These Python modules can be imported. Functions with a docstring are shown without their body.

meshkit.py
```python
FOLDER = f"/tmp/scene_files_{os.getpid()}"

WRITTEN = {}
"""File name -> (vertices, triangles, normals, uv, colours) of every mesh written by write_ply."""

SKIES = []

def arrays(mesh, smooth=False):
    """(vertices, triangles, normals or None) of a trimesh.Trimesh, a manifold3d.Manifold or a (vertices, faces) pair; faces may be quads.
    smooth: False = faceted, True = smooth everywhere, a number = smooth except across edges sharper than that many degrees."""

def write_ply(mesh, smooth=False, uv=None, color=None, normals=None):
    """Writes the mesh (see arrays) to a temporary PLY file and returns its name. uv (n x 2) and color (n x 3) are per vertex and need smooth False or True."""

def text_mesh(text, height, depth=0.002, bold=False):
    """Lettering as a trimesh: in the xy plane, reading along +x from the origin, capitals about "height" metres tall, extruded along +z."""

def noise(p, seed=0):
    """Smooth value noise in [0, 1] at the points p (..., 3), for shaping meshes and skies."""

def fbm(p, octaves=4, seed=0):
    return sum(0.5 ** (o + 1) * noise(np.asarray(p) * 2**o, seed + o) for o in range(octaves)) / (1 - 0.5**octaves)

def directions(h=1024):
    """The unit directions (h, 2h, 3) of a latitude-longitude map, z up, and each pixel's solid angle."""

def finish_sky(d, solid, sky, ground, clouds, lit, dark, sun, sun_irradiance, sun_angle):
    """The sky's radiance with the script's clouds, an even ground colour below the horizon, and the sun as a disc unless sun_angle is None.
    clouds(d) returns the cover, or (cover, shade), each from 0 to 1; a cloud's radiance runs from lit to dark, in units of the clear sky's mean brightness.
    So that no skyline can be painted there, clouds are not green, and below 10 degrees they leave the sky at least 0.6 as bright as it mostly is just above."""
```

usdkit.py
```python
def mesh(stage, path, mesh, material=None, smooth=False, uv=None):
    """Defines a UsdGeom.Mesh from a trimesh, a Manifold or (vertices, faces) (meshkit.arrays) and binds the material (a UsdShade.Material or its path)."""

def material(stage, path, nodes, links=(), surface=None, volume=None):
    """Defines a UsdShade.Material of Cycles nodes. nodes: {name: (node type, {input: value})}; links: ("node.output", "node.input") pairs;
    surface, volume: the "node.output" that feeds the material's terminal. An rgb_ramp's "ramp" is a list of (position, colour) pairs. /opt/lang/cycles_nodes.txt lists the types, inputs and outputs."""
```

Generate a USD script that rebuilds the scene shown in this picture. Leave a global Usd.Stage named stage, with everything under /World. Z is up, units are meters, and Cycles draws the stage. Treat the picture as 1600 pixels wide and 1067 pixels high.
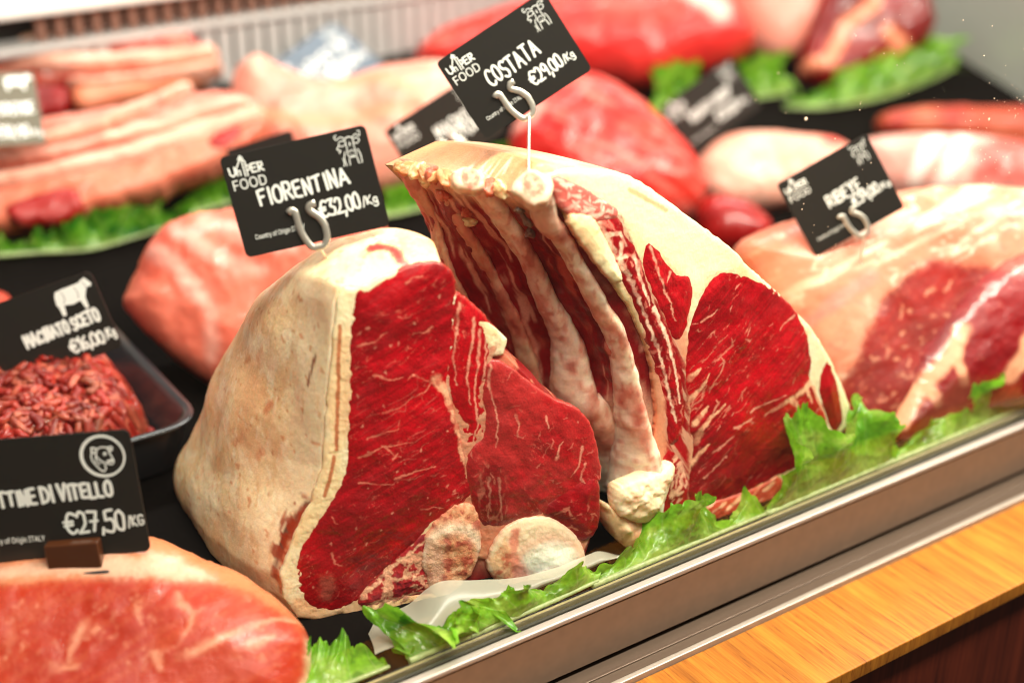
import math, random, numpy as np, trimesh, usdkit, meshkit
from pxr import Usd, UsdGeom, UsdLux, UsdShade, Gf, Sdf, Vt
from scipy.spatial import Delaunay, cKDTree
from shapely.geometry import Polygon, LineString, Point
from shapely.ops import unary_union
from shapely import affinity, contains_xy
stage = Usd.Stage.CreateInMemory()
UsdGeom.SetStageUpAxis(stage, UsdGeom.Tokens.z); UsdGeom.SetStageMetersPerUnit(stage, 1.0)
UsdGeom.Xform.Define(stage, '/World'); UsdGeom.Scope.Define(stage, '/World/Looks')
RNG = np.random.default_rng(7); random.seed(7)
V3 = lambda *a: np.array(a, float)
# ------------------------------------------------------------------ camera
F = 2222.0
pit = math.atan((533.5 + 560) / F); yaw = math.atan((4500 - 800) / math.hypot(F, 1093))
fh = V3(math.cos(yaw), math.sin(yaw), 0); UP = V3(0, 0, 1)
fwd = fh * math.cos(pit) - UP * math.sin(pit); right = V3(math.sin(yaw), -math.cos(yaw), 0); cu = np.cross(right, fwd)
C = V3(0, 0, .572)
cam = UsdGeom.Camera.Define(stage, '/World/camera')
m4 = np.eye(4); m4[0, :3] = right; m4[1, :3] = cu; m4[2, :3] = -fwd; m4[3, :3] = C
cam.AddTransformOp().Set(Gf.Matrix4d(*m4.ravel().tolist()))
cam.CreateHorizontalApertureAttr(36.0); cam.CreateVerticalApertureAttr(36.0 * 682 / 1024); cam.CreateFocalLengthAttr(36 * F / 1600)
cam.CreateClippingRangeAttr(Gf.Vec2f(.01, 50))
cam.CreateFStopAttr(2.3); cam.CreateFocusDistanceAttr(.955); cam.CreateExposureAttr(0.70)
# ------------------------------------------------------------------ light: lamps of the counter, an added fill and a weak ambient dome
def rect_light(name, pos, target, w, h, inten, col):
    L = UsdLux.RectLight.Define(stage, '/World/' + name)
    d = np.asarray(target, float) - pos; d /= np.linalg.norm(d); z = -d
    x = V3(1, 0, 0) - z * z[0]; x /= np.linalg.norm(x); y = np.cross(z, x)
    M = np.eye(4); M[0, :3] = x; M[1, :3] = y; M[2, :3] = z; M[3, :3] = pos
    L.AddTransformOp().Set(Gf.Matrix4d(*M.ravel().tolist()))
    L.CreateWidthAttr(w); L.CreateHeightAttr(h); L.CreateIntensityAttr(inten); L.CreateColorAttr(Gf.Vec3f(*col)); L.CreateNormalizeAttr(False)
rect_light('counter_lamp', V3(1.05, .35, .95), V3(.95, .80, 0), 2.1, .10, 60.0, (1, .92, .80))
rect_light('rear_lamp', V3(1.1, 1.42, 1.05), V3(1.1, 1.4, 0), 2.2, .12, 20.0, (1, .95, .88))
rect_light('shop_fill', V3(-.6, -.9, 2.4), V3(.6, .8, 0), 2.0, 1.6, .55, (1, .82, .62))  # large unseen fill added behind the camera to soften the shade
dome = UsdLux.DomeLight.Define(stage, '/World/room_light'); dome.CreateIntensityAttr(.02); dome.CreateColorAttr(Gf.Vec3f(1, .85, .7))

# ------------------------------------------------------------------ helpers: projection
def ray(x, y):
    d = fwd * F + right * (x - 800) + cu * (533.5 - y); return d / np.linalg.norm(d)
def onplane(x, y, P0, n):
    d = ray(x, y); return C + d * (np.dot(P0 - C, n) / np.dot(d, n))
def onz(x, y, z=0.0): return onplane(x, y, V3(0, 0, z), UP)
def ony(x, y, Y): return onplane(x, y, V3(0, Y, 0), V3(0, 1, 0))
def atd(x, y, D): return C + ray(x, y) * D
SL_Y, SL_T = 1.12, .26                       # the deck rises towards the back
def ondeck(x, y):
    p = onz(x, y)
    if p[1] <= SL_Y: return p
    n = V3(0, -SL_T, 1); return onplane(x, y, V3(0, SL_Y, 0), n / np.linalg.norm(n))
def proj(p):
    q = np.atleast_2d(p) - C; z = q @ fwd; return np.c_[800 + F * (q @ right) / z, 533.5 - F * (q @ cu) / z], z
def unit(v): return v / np.linalg.norm(v)
class Plane:
    """a plane with axes u (horizontal), v (up the plane), n (towards the viewer)"""
    def __init__(s, P0, az, lean=0.0):
        a = math.radians(az); l = math.radians(lean)
        s.o = np.asarray(P0, float); s.n = V3(math.cos(a) * math.cos(l), math.sin(a) * math.cos(l), math.sin(l))
        s.u = unit(np.cross(UP, s.n)); s.v = np.cross(s.n, s.u)
    def px(s, pts, off=0.0):
        out = [];
        for x, y in pts:
            q = onplane(x, y, s.o + s.n * off, s.n) - s.o; out.append((q @ s.u, q @ s.v))
        return np.array(out)
    def w(s, uv, h=0.0):
        uv = np.atleast_2d(uv); return s.o + uv[:, :1] * s.u + uv[:, 1:2] * s.v + np.reshape(h, (-1, 1)) * s.n
    def shift(s, vec):
        p = object.__new__(Plane); p.o, p.n, p.u, p.v = s.o + vec, s.n, s.u, s.v; return p
# ------------------------------------------------------------------ helpers: scene tree
USED = {}
def numbered(path):
    k = USED.get(path, 0); USED[path] = k + 1
    return path if k == 0 else f'{path}_{k:03d}'
def keys(prim, **kw):
    for k, v in kw.items():
        if v: prim.SetCustomDataByKey(k, v)
class Thing:
    def __init__(s, name, label=None, cat=None, loc=(0, 0, 0), group=None, kind=None):
        s.path = numbered('/World/' + name); s.loc = np.asarray(loc, float)
        x = UsdGeom.Xform.Define(stage, s.path); x.AddTranslateOp().Set(Gf.Vec3d(*map(float, s.loc)))
        s.prim = x.GetPrim(); keys(s.prim, label=label, category=cat, group=group, kind=kind)
def put(path, V, Fc, mat, col=None, smooth=True, uv=None):
    m = usdkit.mesh(stage, path, (V, Fc), mat, smooth=smooth, uv=uv)
    if col is not None:
        UsdGeom.PrimvarsAPI(m).CreatePrimvar('Col', Sdf.ValueTypeNames.Color3fArray, 'vertex').Set(Vt.Vec3fArray.FromNumpy(np.asarray(col, np.float32)))
    return m.GetPrim()
def part(t, name, V, Fc, mat, col=None, smooth=True, label=None, kind=None, under=None, uv=None):
    """one mesh under a thing (or under a part of it: under = that part's path)"""
    p = numbered((under or t.path) + '/' + name)
    pr = put(p, np.asarray(V) - t.loc, Fc, mat, col, smooth, uv); keys(pr, label=label, kind=kind); return p
def single(name, V, Fc, mat, label=None, cat=None, kind=None, col=None, smooth=True, group=None):
    pr = put(numbered('/World/' + name), V, Fc, mat, col, smooth); keys(pr, label=label, category=cat, kind=kind, group=group); return pr
def tm(m): return np.array(m.vertices), np.array(m.faces)
def box(x0, x1, y0, y1, z0, z1, bev=.0):
    m = trimesh.creation.box((x1 - x0, y1 - y0, z1 - z0))
    if bev:
        import manifold3d as mf
        s = [mf.Manifold.sphere(bev, 12).translate((sx * ((x1 - x0) / 2 - bev), sy * ((y1 - y0) / 2 - bev), sz * ((z1 - z0) / 2 - bev))) for sx in (-1, 1) for sy in (-1, 1) for sz in (-1, 1)]
        h = mf.Manifold.batch_hull(s).to_mesh(); m = trimesh.Trimesh(np.array(h.vert_properties[:, :3]), np.array(h.tri_verts))
    m.apply_translation(((x0 + x1) / 2, (y0 + y1) / 2, (z0 + z1) / 2)); return tm(m)
def cat_(ms):
    V, Fc, o = [], [], 0
    for v, f in ms: V.append(v); Fc.append(np.asarray(f) + o); o += len(v)
    return np.vstack(V), np.vstack(Fc)
def tube(pts, r, k=8, closed=False):
    P = np.asarray(pts, float); n = len(P); r = np.broadcast_to(r, n)
    T = np.gradient(P, axis=0); T /= np.linalg.norm(T, axis=1, keepdims=True) + 1e-12
    a = np.cross(T[0], [0, 0, 1.0]);
    if np.linalg.norm(a) < 1e-3: a = np.cross(T[0], [1.0, 0, 0])
    a = unit(a); rings = []
    for i in range(n):
        a = unit(a - T[i] * (a @ T[i])); b = np.cross(T[i], a)
        th = np.arange(k) * 2 * math.pi / k
        rings.append(P[i] + r[i] * (np.cos(th)[:, None] * a + np.sin(th)[:, None] * b))
    V = np.vstack(rings + [P[:1], P[-1:]]); Fc = []
    for i in range(n - 1):
        for j in range(k):
            A, B, D, E_ = i * k + j, i * k + (j + 1) % k, (i + 1) * k + j, (i + 1) * k + (j + 1) % k
            Fc += [(A, B, E_), (A, E_, D)]
    for j in range(k):
        Fc += [(n * k, (j + 1) % k, j), (n * k + 1, (n - 1) * k + j, (n - 1) * k + (j + 1) % k)]
    return V, np.array(Fc)
def spline(pts, n):
    P = np.asarray(pts, float); d = np.r_[0, np.cumsum(np.linalg.norm(np.diff(P, axis=0), axis=1) + 1e-9)]
    from scipy.interpolate import PchipInterpolator
    return PchipInterpolator(d / d[-1], P)(np.linspace(0, 1, n))
def chaikin(poly, it=2):
    P = np.asarray(poly, float)
    for _ in range(it):
        Q = np.roll(P, -1, 0); P = np.stack([P * .75 + Q * .25, P * .25 + Q * .75], 1).reshape(-1, P.shape[1])
    return P
def densify(poly, h):
    P = np.asarray(poly, float); out = []
    for a, b in zip(P, np.roll(P, -1, 0)):
        k = max(1, int(round(np.linalg.norm(b - a) / h)));
        out += [a + (b - a) * i / k for i in range(k)]
    return np.array(out)
def resample(poly, h):
    P = np.asarray(poly, float); Q = np.vstack([P, P[:1]]); d = np.r_[0, np.cumsum(np.linalg.norm(np.diff(Q, axis=0), axis=1))]
    n = max(8, int(d[-1] / h)); s = np.linspace(0, d[-1], n, endpoint=False)
    return np.stack([np.interp(s, d, Q[:, k]) for k in range(P.shape[1])], 1)
def N2(uv, s, seed=0, oct=3):
    p = np.c_[uv * s, np.zeros(len(uv)) + seed * 3.7]; return meshkit.fbm(p, oct, seed)
def N3(p, s, seed=0, oct=3): return meshkit.fbm(np.asarray(p) * s + seed * 5.3, oct, seed)
def rag(poly, amp, s, seed=0):
    P = np.asarray(poly); c = P.mean(0)
    a = N2(P, s, seed, 3) - .5; b = N2(P, s, seed + 9, 3) - .5
    return P + 2 * amp * np.c_[a, b]
def triangulate(poly, h):
    """boundary points first, in order, counter-clockwise; then a hexagonal fill"""
    B = resample(poly, h); pg = Polygon(B)
    if not pg.exterior.is_ccw: B = B[::-1]; pg = Polygon(B)
    x0, y0, x1, y1 = pg.bounds; xs = np.arange(x0, x1, h); ys = np.arange(y0, y1, h * .866)
    G = np.stack(np.meshgrid(xs, ys), -1).astype(float); G[1::2, :, 0] += h / 2; G = G.reshape(-1, 2)
    G = G + RNG.uniform(-.08, .08, G.shape) * h
    G = G[contains_xy(pg, G[:, 0], G[:, 1])]
    d, _ = cKDTree(B).query(G); G, d = G[d > .62 * h], d[d > .62 * h]
    P = np.vstack([B, G]); tri = Delaunay(P).simplices
    c = P[tri].mean(1); tri = tri[contains_xy(pg, c[:, 0], c[:, 1])]
    a = P[tri]; cr = np.cross(a[:, 1] - a[:, 0], a[:, 2] - a[:, 0]); tri = tri[np.abs(cr) > 1e-14]; cr = cr[np.abs(cr) > 1e-14]
    tri[cr < 0] = tri[cr < 0][:, ::-1]
    return P, tri, np.r_[np.zeros(len(B)), d], len(B)
def sm(x): x = np.clip(x, 0, 1); return x * x * (3 - 2 * x)
def slab(plane, poly, h, rise=.0015, r=.004, thick=.006, base=0.0, rough=.0004, rs=160, seed=0, bow=0, bowr=.04):
    """a piece with its cut face in the plane: domed front, straight sides, flat back. Returns V, F, uv, d"""
    P, tri, d, nb = triangulate(poly, h)
    hgt = base + rise * np.sqrt(1 - (1 - np.clip(d / r, 0, 1)) ** 2) + bow * sm(d / bowr) + rough * 2 * (N2(P, rs, seed, 4) - .5) * np.clip(d / r, 0, 1)
    n = len(P); V = np.vstack([plane.w(P, hgt), plane.w(P[:nb], np.full(nb, base - thick))])
    i = np.arange(nb); j = (i + 1) % nb
    side = np.vstack([np.c_[i, n + i, n + j], np.c_[i, n + j, j]])
    bp = Polygon(P[:nb]); bt = Delaunay(P[:nb]).simplices; c = P[bt].mean(1); bt = bt[contains_xy(bp, c[:, 0], c[:, 1])]
    a = P[bt]; cr = np.cross(a[:, 1] - a[:, 0], a[:, 2] - a[:, 0]); bt[cr > 0] = bt[cr > 0][:, ::-1]
    return V, np.vstack([tri, side, bt + n]), np.vstack([P, P[:nb]]), np.r_[d, np.zeros(nb)]
def pillow(plane, poly, h, front, back, r, amp=.004, s=14, seed=0, power=.5):
    """a closed rounded body whose outline lies in the plane"""
    P, tri, d, nb = triangulate(poly, h); n = len(P)
    prof = (1 - (1 - np.clip(d / r, 0, 1)) ** 2) ** power
    nz = (N2(P, s, seed, 4) - .5) * 2
    Vf = plane.w(P, front * prof + amp * nz * np.clip(d / (r * .5), 0, 1)); Vb = plane.w(P, -back * prof)[nb:]
    tb = np.where(tri < nb, tri, tri + (n - nb))[:, ::-1]
    return np.vstack([Vf, Vb]), np.vstack([tri, tb]), np.vstack([P, P[nb:]]), np.r_[d, d[nb:]]
def mixc(a, b, t): t = np.reshape(t, (-1, 1)); return a * (1 - t) + np.asarray(b, float) * t
def stroke(uv, pts, w, seed=0, warp=.0, ws=300, soft=.5):
    """cover (0..1) of a line with width w (or one width per point), ragged by noise"""
    pts = np.asarray(pts, float); w = np.broadcast_to(w, len(pts)).astype(float)
    D, W = [], []
    step = max(min(w) * .5, .0003)
    for i in range(len(pts) - 1):
        k = max(2, int(np.linalg.norm(pts[i + 1] - pts[i]) / step)); t = np.linspace(0, 1, k)[:, None]
        D.append(pts[i] * (1 - t) + pts[i + 1] * t); W.append(w[i] * (1 - t[:, 0]) + w[i + 1] * t[:, 0])
    D, W = np.vstack(D), np.concatenate(W); q = uv
    if warp:
        if uv.shape[1] == 2: q = uv + warp * 2 * np.c_[N2(uv, ws, seed, 3) - .5, N2(uv, ws, seed + 5, 3) - .5]
        else: q = uv + warp * 2 * np.c_[N3(uv, ws, seed, 3) - .5, N3(uv, ws, seed + 5, 3) - .5, N3(uv, ws, seed + 7, 3) - .5]
    d, k = cKDTree(D).query(q, distance_upper_bound=max(w) * 1.6)
    out = np.zeros(len(uv)); ok = np.isfinite(d); out[ok] = 1 - sm((d[ok] / W[k[ok]] - (1 - soft)) / (2 * soft))
    return out
def inside(uv, poly, soft=.001, warp=0, ws=200, seed=0):
    q = uv + (warp * 2 * np.c_[N2(uv, ws, seed, 3) - .5, N2(uv, ws, seed + 5, 3) - .5] if warp else 0)
    B = densify(poly, soft); d, _ = cKDTree(B).query(q); s = np.where(contains_xy(Polygon(poly), q[:, 0], q[:, 1]), d, -d)
    return sm(s / soft * .5 + .5)
def flecks(uv, poly, n, ang, length, width, seed, spread=.35):
    """short marbling streaks"""
    r = np.random.default_rng(seed); pg = Polygon(poly); x0, y0, x1, y1 = pg.bounds; out = np.zeros(len(uv)); k = 0
    for _ in range(n * 20):
        c = r.uniform((x0, y0), (x1, y1))
        if not pg.contains(Point(c)): continue
        a = math.radians(ang) + r.normal(0, spread); L = length * r.uniform(.3, 1.5) / 2; w = width * r.uniform(.5, 1.3)
        mid = c + r.normal(0, .25, 2) * L
        p = [c - L * V3(math.cos(a), math.sin(a), 0)[:2], mid, c + L * V3(math.cos(a), math.sin(a), 0)[:2]]
        if r.random() < .25: p.append(p[-1] + L * .7 * V3(math.cos(a + 1.2), math.sin(a + 1.2), 0)[:2])
        out = np.maximum(out, r.uniform(.45, 1) * stroke(uv, p, [w * .4] + [w] * (len(p) - 2) + [w * .4], seed + k, .0006, 500)); k += 1
        if k >= n: break
    return out
def fibre(uv, ang, along, across, seed=0, oct=3):
    a = math.radians(ang); R = np.array([[math.cos(a), -math.sin(a)], [math.sin(a), math.cos(a)]]); q = uv @ R
    return N2(q * [along, across], 1.0, seed, oct)
# ------------------------------------------------------------------ materials
def mat(name, nodes, links, surface='p.BSDF'): return usdkit.material(stage, '/World/Looks/' + name, nodes, links, surface=surface)
def plain(name, col, rough=.5, metallic=0.0, spec=.5, bump=0.0, bs=300, coat=0.0, var=0.0):
    n = {'p': ('principled_bsdf', dict(base_color=col, roughness=rough, metallic=metallic, specular_ior_level=spec, coat_weight=coat, coat_roughness=.15))}; l = []
    n['g'] = ('geometry', {}); n['n'] = ('noise_texture', dict(scale=bs, detail=3.0)); l.append(('g.position', 'n.vector'))
    if bump: n['b'] = ('bump', dict(strength=bump, distance=.001)); l += [('n.fac', 'b.height'), ('b.normal', 'p.normal')]
    if var:
        c = np.array(col, float); n['r'] = ('rgb_ramp', {'ramp': [(.3, tuple(c * (1 - var))), (.7, tuple(np.minimum(c * (1 + var), 1)))]}); l += [('n.fac', 'r.fac'), ('r.color', 'p.base_color')]
    return mat(name, n, l)
def wet(name, rough, sss, bump, bs, coat=.2, fine=.12, spec=.5, bs2=60):
    """flesh, fat or bone: colour from the mesh's Col, fine grain and wet relief from noise"""
    n = {'a': ('attribute', dict(attribute='Col')), 'g': ('geometry', {}), 'n': ('noise_texture', dict(scale=bs, detail=4.0, roughness=.65)),
         'n2': ('noise_texture', dict(scale=bs2, detail=3.0)),
         'r': ('rgb_ramp', {'ramp': [(.3, (1 - fine,) * 3), (.7, (1 + fine,) * 3)]}), 'm': ('mix', dict(mix_type='multiply', fac=1.0)),
         'rr': ('rgb_ramp', {'ramp': [(.3, (rough * .65,) * 3), (.7, (min(1, rough * 1.35),) * 3)]}),
         'b': ('bump', dict(strength=bump, distance=.0008)), 'b2': ('bump', dict(strength=bump * .7, distance=.004)),
         'p': ('principled_bsdf', dict(roughness=rough, specular_ior_level=spec, subsurface_weight=sss, subsurface_scale=.004, subsurface_radius=(1, .25, .15), coat_weight=coat, coat_roughness=.12))}
    l = [('g.position', 'n.vector'), ('g.position', 'n2.vector'), ('n.fac', 'r.fac'), ('a.color', 'm.color1'), ('r.color', 'm.color2'), ('m.color', 'p.base_color'),
         ('n2.fac', 'rr.fac'), ('rr.color', 'p.roughness'), ('n2.fac', 'b2.height'), ('n.fac', 'b.height'), ('b2.normal', 'b.normal'), ('b.normal', 'p.normal')]
    return mat(name, n, l)
MEAT = wet('meat', .40, .03, .5, 800, .42, .2, .3)
FAT = wet('fat', .42, .3, .4, 420, .12, .08, .4)
BONE = wet('bone', .5, .2, .9, 1400, .05, .15)
FLESH = wet('pale_flesh', .38, .12, .35, 500, .08, .08, .35)
BLACK = plain('black_deck', (.004, .003, .0025), .7, bump=.1, bs=250, spec=.03)
CARD = plain('card_black', (.016, .014, .012), .34, bump=.08, bs=900, spec=.45)
GLARE_B = plain('card_glare_blue', (.075, .10, .135), .42, spec=.35, bump=.1, bs=60, var=.25)  # black card whose lamp glare is put into a blue-grey base colour
GLARE_O = plain('card_glare_olive', (.115, .10, .068), .5, spec=.25, var=.1, bs=60)  # card with its glare put into an olive-grey base colour
INK = plain('chalk_white', (.78, .78, .74), .7, bump=.3, bs=1500)
STEEL = plain('steel', (.85, .79, .70), .38, metallic=.9, bump=.05, bs=400)
RAIL = plain('rail_metal', (.215, .155, .110), .45, metallic=.55, bump=.03, bs=120, var=.06)
LIP = plain('rail_lip', (.42, .37, .32), .5, metallic=.6)
SEAL = plain('seal_rubber', (.03, .028, .018), .5, bump=.4, bs=500)
GLINT = plain('glass_edge_glint', (.55, .45, .22), .35, metallic=.6, bump=.5, bs=500)  # gold colour stands in for light refracted in the pane's lower edge
GROOVE = plain('groove_metal', (.12, .085, .06), .32, metallic=.5)
TRIM = plain('trim_metal', (.38, .33, .27), .45, metallic=.6)
GRILL = plain('grille_grey', (.50, .49, .48), .45, metallic=.2)
GRILB = plain('grille_brown', (.20, .10, .07), .45, metallic=.2)
HOLE = plain('grille_dark', (.015, .01, .008), .7)
SHELFW = plain('shelf_reflection_white', (.85, .84, .8), .3)  # white stands in for light reflected off the steel shelf edge
ENDP = plain('end_panel', (.40, .41, .36), .35, metallic=.3)
TRAYM = plain('tray_plastic', (.02, .022, .026), .28, coat=.3, spec=.7)
AMBER = plain('amber_plastic', (.07, .02, .006), .25, coat=.5)
# wood: the grain runs across the ledge, and down the front
def wood(name, ca, cb, cc, sc):
    return mat(name, {'g': ('geometry', {}), 'mp': ('mapping', dict(mapping_type='point', scale=sc)), 'n': ('noise_texture', dict(scale=1.0, detail=6.0, roughness=.7, distortion=.4)),
        'mp2': ('mapping', dict(mapping_type='point', scale=tuple(x * .22 for x in sc))), 'n2': ('noise_texture', dict(scale=1.0, detail=2.0)), 'big': ('noise_texture', dict(scale=9.0, detail=3.0)),
        'r': ('rgb_ramp', {'ramp': [(.30, cc), (.42, cb), (.62, ca)]}), 'r2': ('rgb_ramp', {'ramp': [(.35, (.78, .74, .7)), (.65, (1.1, 1.1, 1.1))]}), 'm': ('mix', dict(mix_type='multiply', fac=1.0)),
        'r3': ('rgb_ramp', {'ramp': [(.35, (.85, .8, .75)), (.65, (1.08, 1.08, 1.08))]}), 'm2': ('mix', dict(mix_type='multiply', fac=1.0)),
        'b': ('bump', dict(strength=.25, distance=.0006)), 'p': ('principled_bsdf', dict(roughness=.5, specular_ior_level=.25))},
        [('g.position', 'mp.vector'), ('mp.vector', 'n.vector'), ('g.position', 'mp2.vector'), ('mp2.vector', 'n2.vector'), ('g.position', 'big.vector'), ('n.fac', 'r.fac'), ('n2.fac', 'r2.fac'), ('big.fac', 'r3.fac'),
         ('r.color', 'm.color1'), ('r2.color', 'm.color2'), ('m.color', 'm2.color1'), ('r3.color', 'm2.color2'), ('m2.color', 'p.base_color'), ('n.fac', 'b.height'), ('b.normal', 'p.normal')])
WOODT = wood('ledge_wood', (.38, .150, .016), (.30, .102, .009), (.12, .032, .004), (520, 22, 60))
WOODF = wood('front_wood', (.13, .022, .008), (.09, .013, .005), (.04, .005, .002), (260, 60, 9))
GLASS = mat('pane_glass', {'f': ('fresnel', dict(IOR=1.45)), 't': ('transparent_bsdf', dict(color=(.985, .995, .985))), 'g': ('glossy_bsdf', dict(color=(1, 1, 1), roughness=.0)), 'm': ('mix_closure', {}), 'ge': ('geometry', {}), 'iv': ('math', dict(math_type='subtract', value1=1.0)), 'mu': ('math', dict(math_type='multiply'))},
            [('ge.backfacing', 'iv.value2'), ('iv.value', 'mu.value1'), ('f.fac', 'mu.value2'), ('mu.value', 'm.fac'), ('t.BSDF', 'm.closure1'), ('g.BSDF', 'm.closure2')], surface='m.closure')
FILM = mat('clear_film', {'t': ('transparent_bsdf', dict(color=(.97, .97, .93))), 'd': ('diffuse_bsdf', dict(color=(.80, .78, .62))), 'tr': ('translucent_bsdf', dict(color=(.8, .78, .62))), 'md': ('mix_closure', dict(fac=.5)),
    'm1': ('mix_closure', dict(fac=.66)), 'g': ('glossy_bsdf', dict(color=(1, 1, 1), roughness=.28)), 'f': ('fresnel', dict(IOR=1.35)), 'm2': ('mix_closure', {})},
    [('d.BSDF', 'md.closure1'), ('tr.BSDF', 'md.closure2'), ('t.BSDF', 'm1.closure1'), ('md.closure', 'm1.closure2'), ('f.fac', 'm2.fac'), ('m1.closure', 'm2.closure1'), ('g.BSDF', 'm2.closure2')], surface='m2.closure')
LEAF = mat('lettuce', {'a': ('attribute', dict(attribute='Col')), 'g': ('geometry', {}), 'n': ('noise_texture', dict(scale=260.0, detail=4.0)), 'r': ('rgb_ramp', {'ramp': [(.3, (.75, .78, .7)), (.7, (1.2, 1.15, 1.2))]}),
    'm': ('mix', dict(mix_type='multiply', fac=1.0)), 'b': ('bump', dict(strength=.5, distance=.0012)), 'p': ('principled_bsdf', dict(roughness=.3, coat_weight=.25, coat_roughness=.1)), 't': ('translucent_bsdf', {}), 'x': ('mix_closure', dict(fac=.48))},
    [('g.position', 'n.vector'), ('n.fac', 'r.fac'), ('a.color', 'm.color1'), ('r.color', 'm.color2'), ('m.color', 'p.base_color'), ('m.color', 't.color'), ('n.fac', 'b.height'), ('b.normal', 'p.normal'),
     ('p.BSDF', 'x.closure1'), ('t.BSDF', 'x.closure2')], surface='x.closure')
# ------------------------------------------------------------------ the setting and the display case
def deck():
    xs = np.linspace(-1.2, 3.2, 60); ys = np.r_[np.linspace(.612, SL_Y, 12), np.linspace(SL_Y + .02, 2.3, 20)]
    X, Y = np.meshgrid(xs, ys); Z = -.003 + np.maximum(0, Y - SL_Y) * SL_T
    V = np.c_[X.ravel(), Y.ravel(), Z.ravel()]; n = len(xs); Fc = []
    for j in range(len(ys) - 1):
        for i in range(n - 1): a = j * n + i; Fc += [(a, a + 1, a + n + 1), (a, a + n + 1, a + n)]
    single('deck', V, np.array(Fc), BLACK, kind='structure')
deck()
X0, X1 = -.6, 2.2
YR = .607
zb = ony(1350, .5 * (733 + 954) , YR)[2]          # bottom of the rail's face
YW = .582; zw = ony(1600, 781, YW)[2]; yf = onz(1600, 909, zw)[1]
case = Thing('display_case', 'refrigerated butcher counter with bronze metal front rail and orange wooden ledge', 'display counter', (.8, YR, 0))
part(case, 'front_rail', *box(X0, X1, YR - .0015, YR + .006, zb, -.0037, .0012), RAIL, smooth=30)
part(case, 'rail_lip', *box(X0, X1, YR - .0022, YR + .0045, -.0036, .0005, .0013), LIP, smooth=30)
part(case, 'seal', *box(X0, X1, YR + .0048, YR + .0072, -.012, .0012), SEAL, smooth=False)
part(case, 'glass_edge', *box(X0, X1, YR + .0112, YR + .0132, -.012, .0016), GLINT, smooth=False)  # strip added to imitate the bright bottom edge of the glass
gl = part(case, 'front_glass', *box(X0, X1, YR + .0074, YR + .0110, -.012, .62), GLASS, smooth=False)
part(case, 'groove', *box(X0, X1, YR + .004, YR + .012, zw - .03, zb - .001), HOLE, smooth=False)
h1 = zb + (zw - zb) * .36
part(case, 'lower_channel', *box(X0, X1, YW + .004, YR + .003, zw - .03, zb + (zw - zb) * .62), GROOVE, smooth=False)
part(case, 'channel_bead', *box(X0, X1, YW + .012, YW + .0145, zb + (zw - zb) * .62, zb + (zw - zb) * .52, .0006), GROOVE, smooth=30)
part(case, 'ledge_trim', *box(X0, X1, YW - .001, YW + .0038, zw - .03, zw + .004, .001), TRIM, smooth=30)
part(case, 'wooden_ledge', *box(X0, X1, yf, YW - .0012, zw - .012, zw, .0012), WOODT, smooth=30)
part(case, 'wooden_front', *box(X0, X1, yf + .004, yf + .022, zw - .6, zw - .0125), WOODF, smooth=False)
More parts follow.
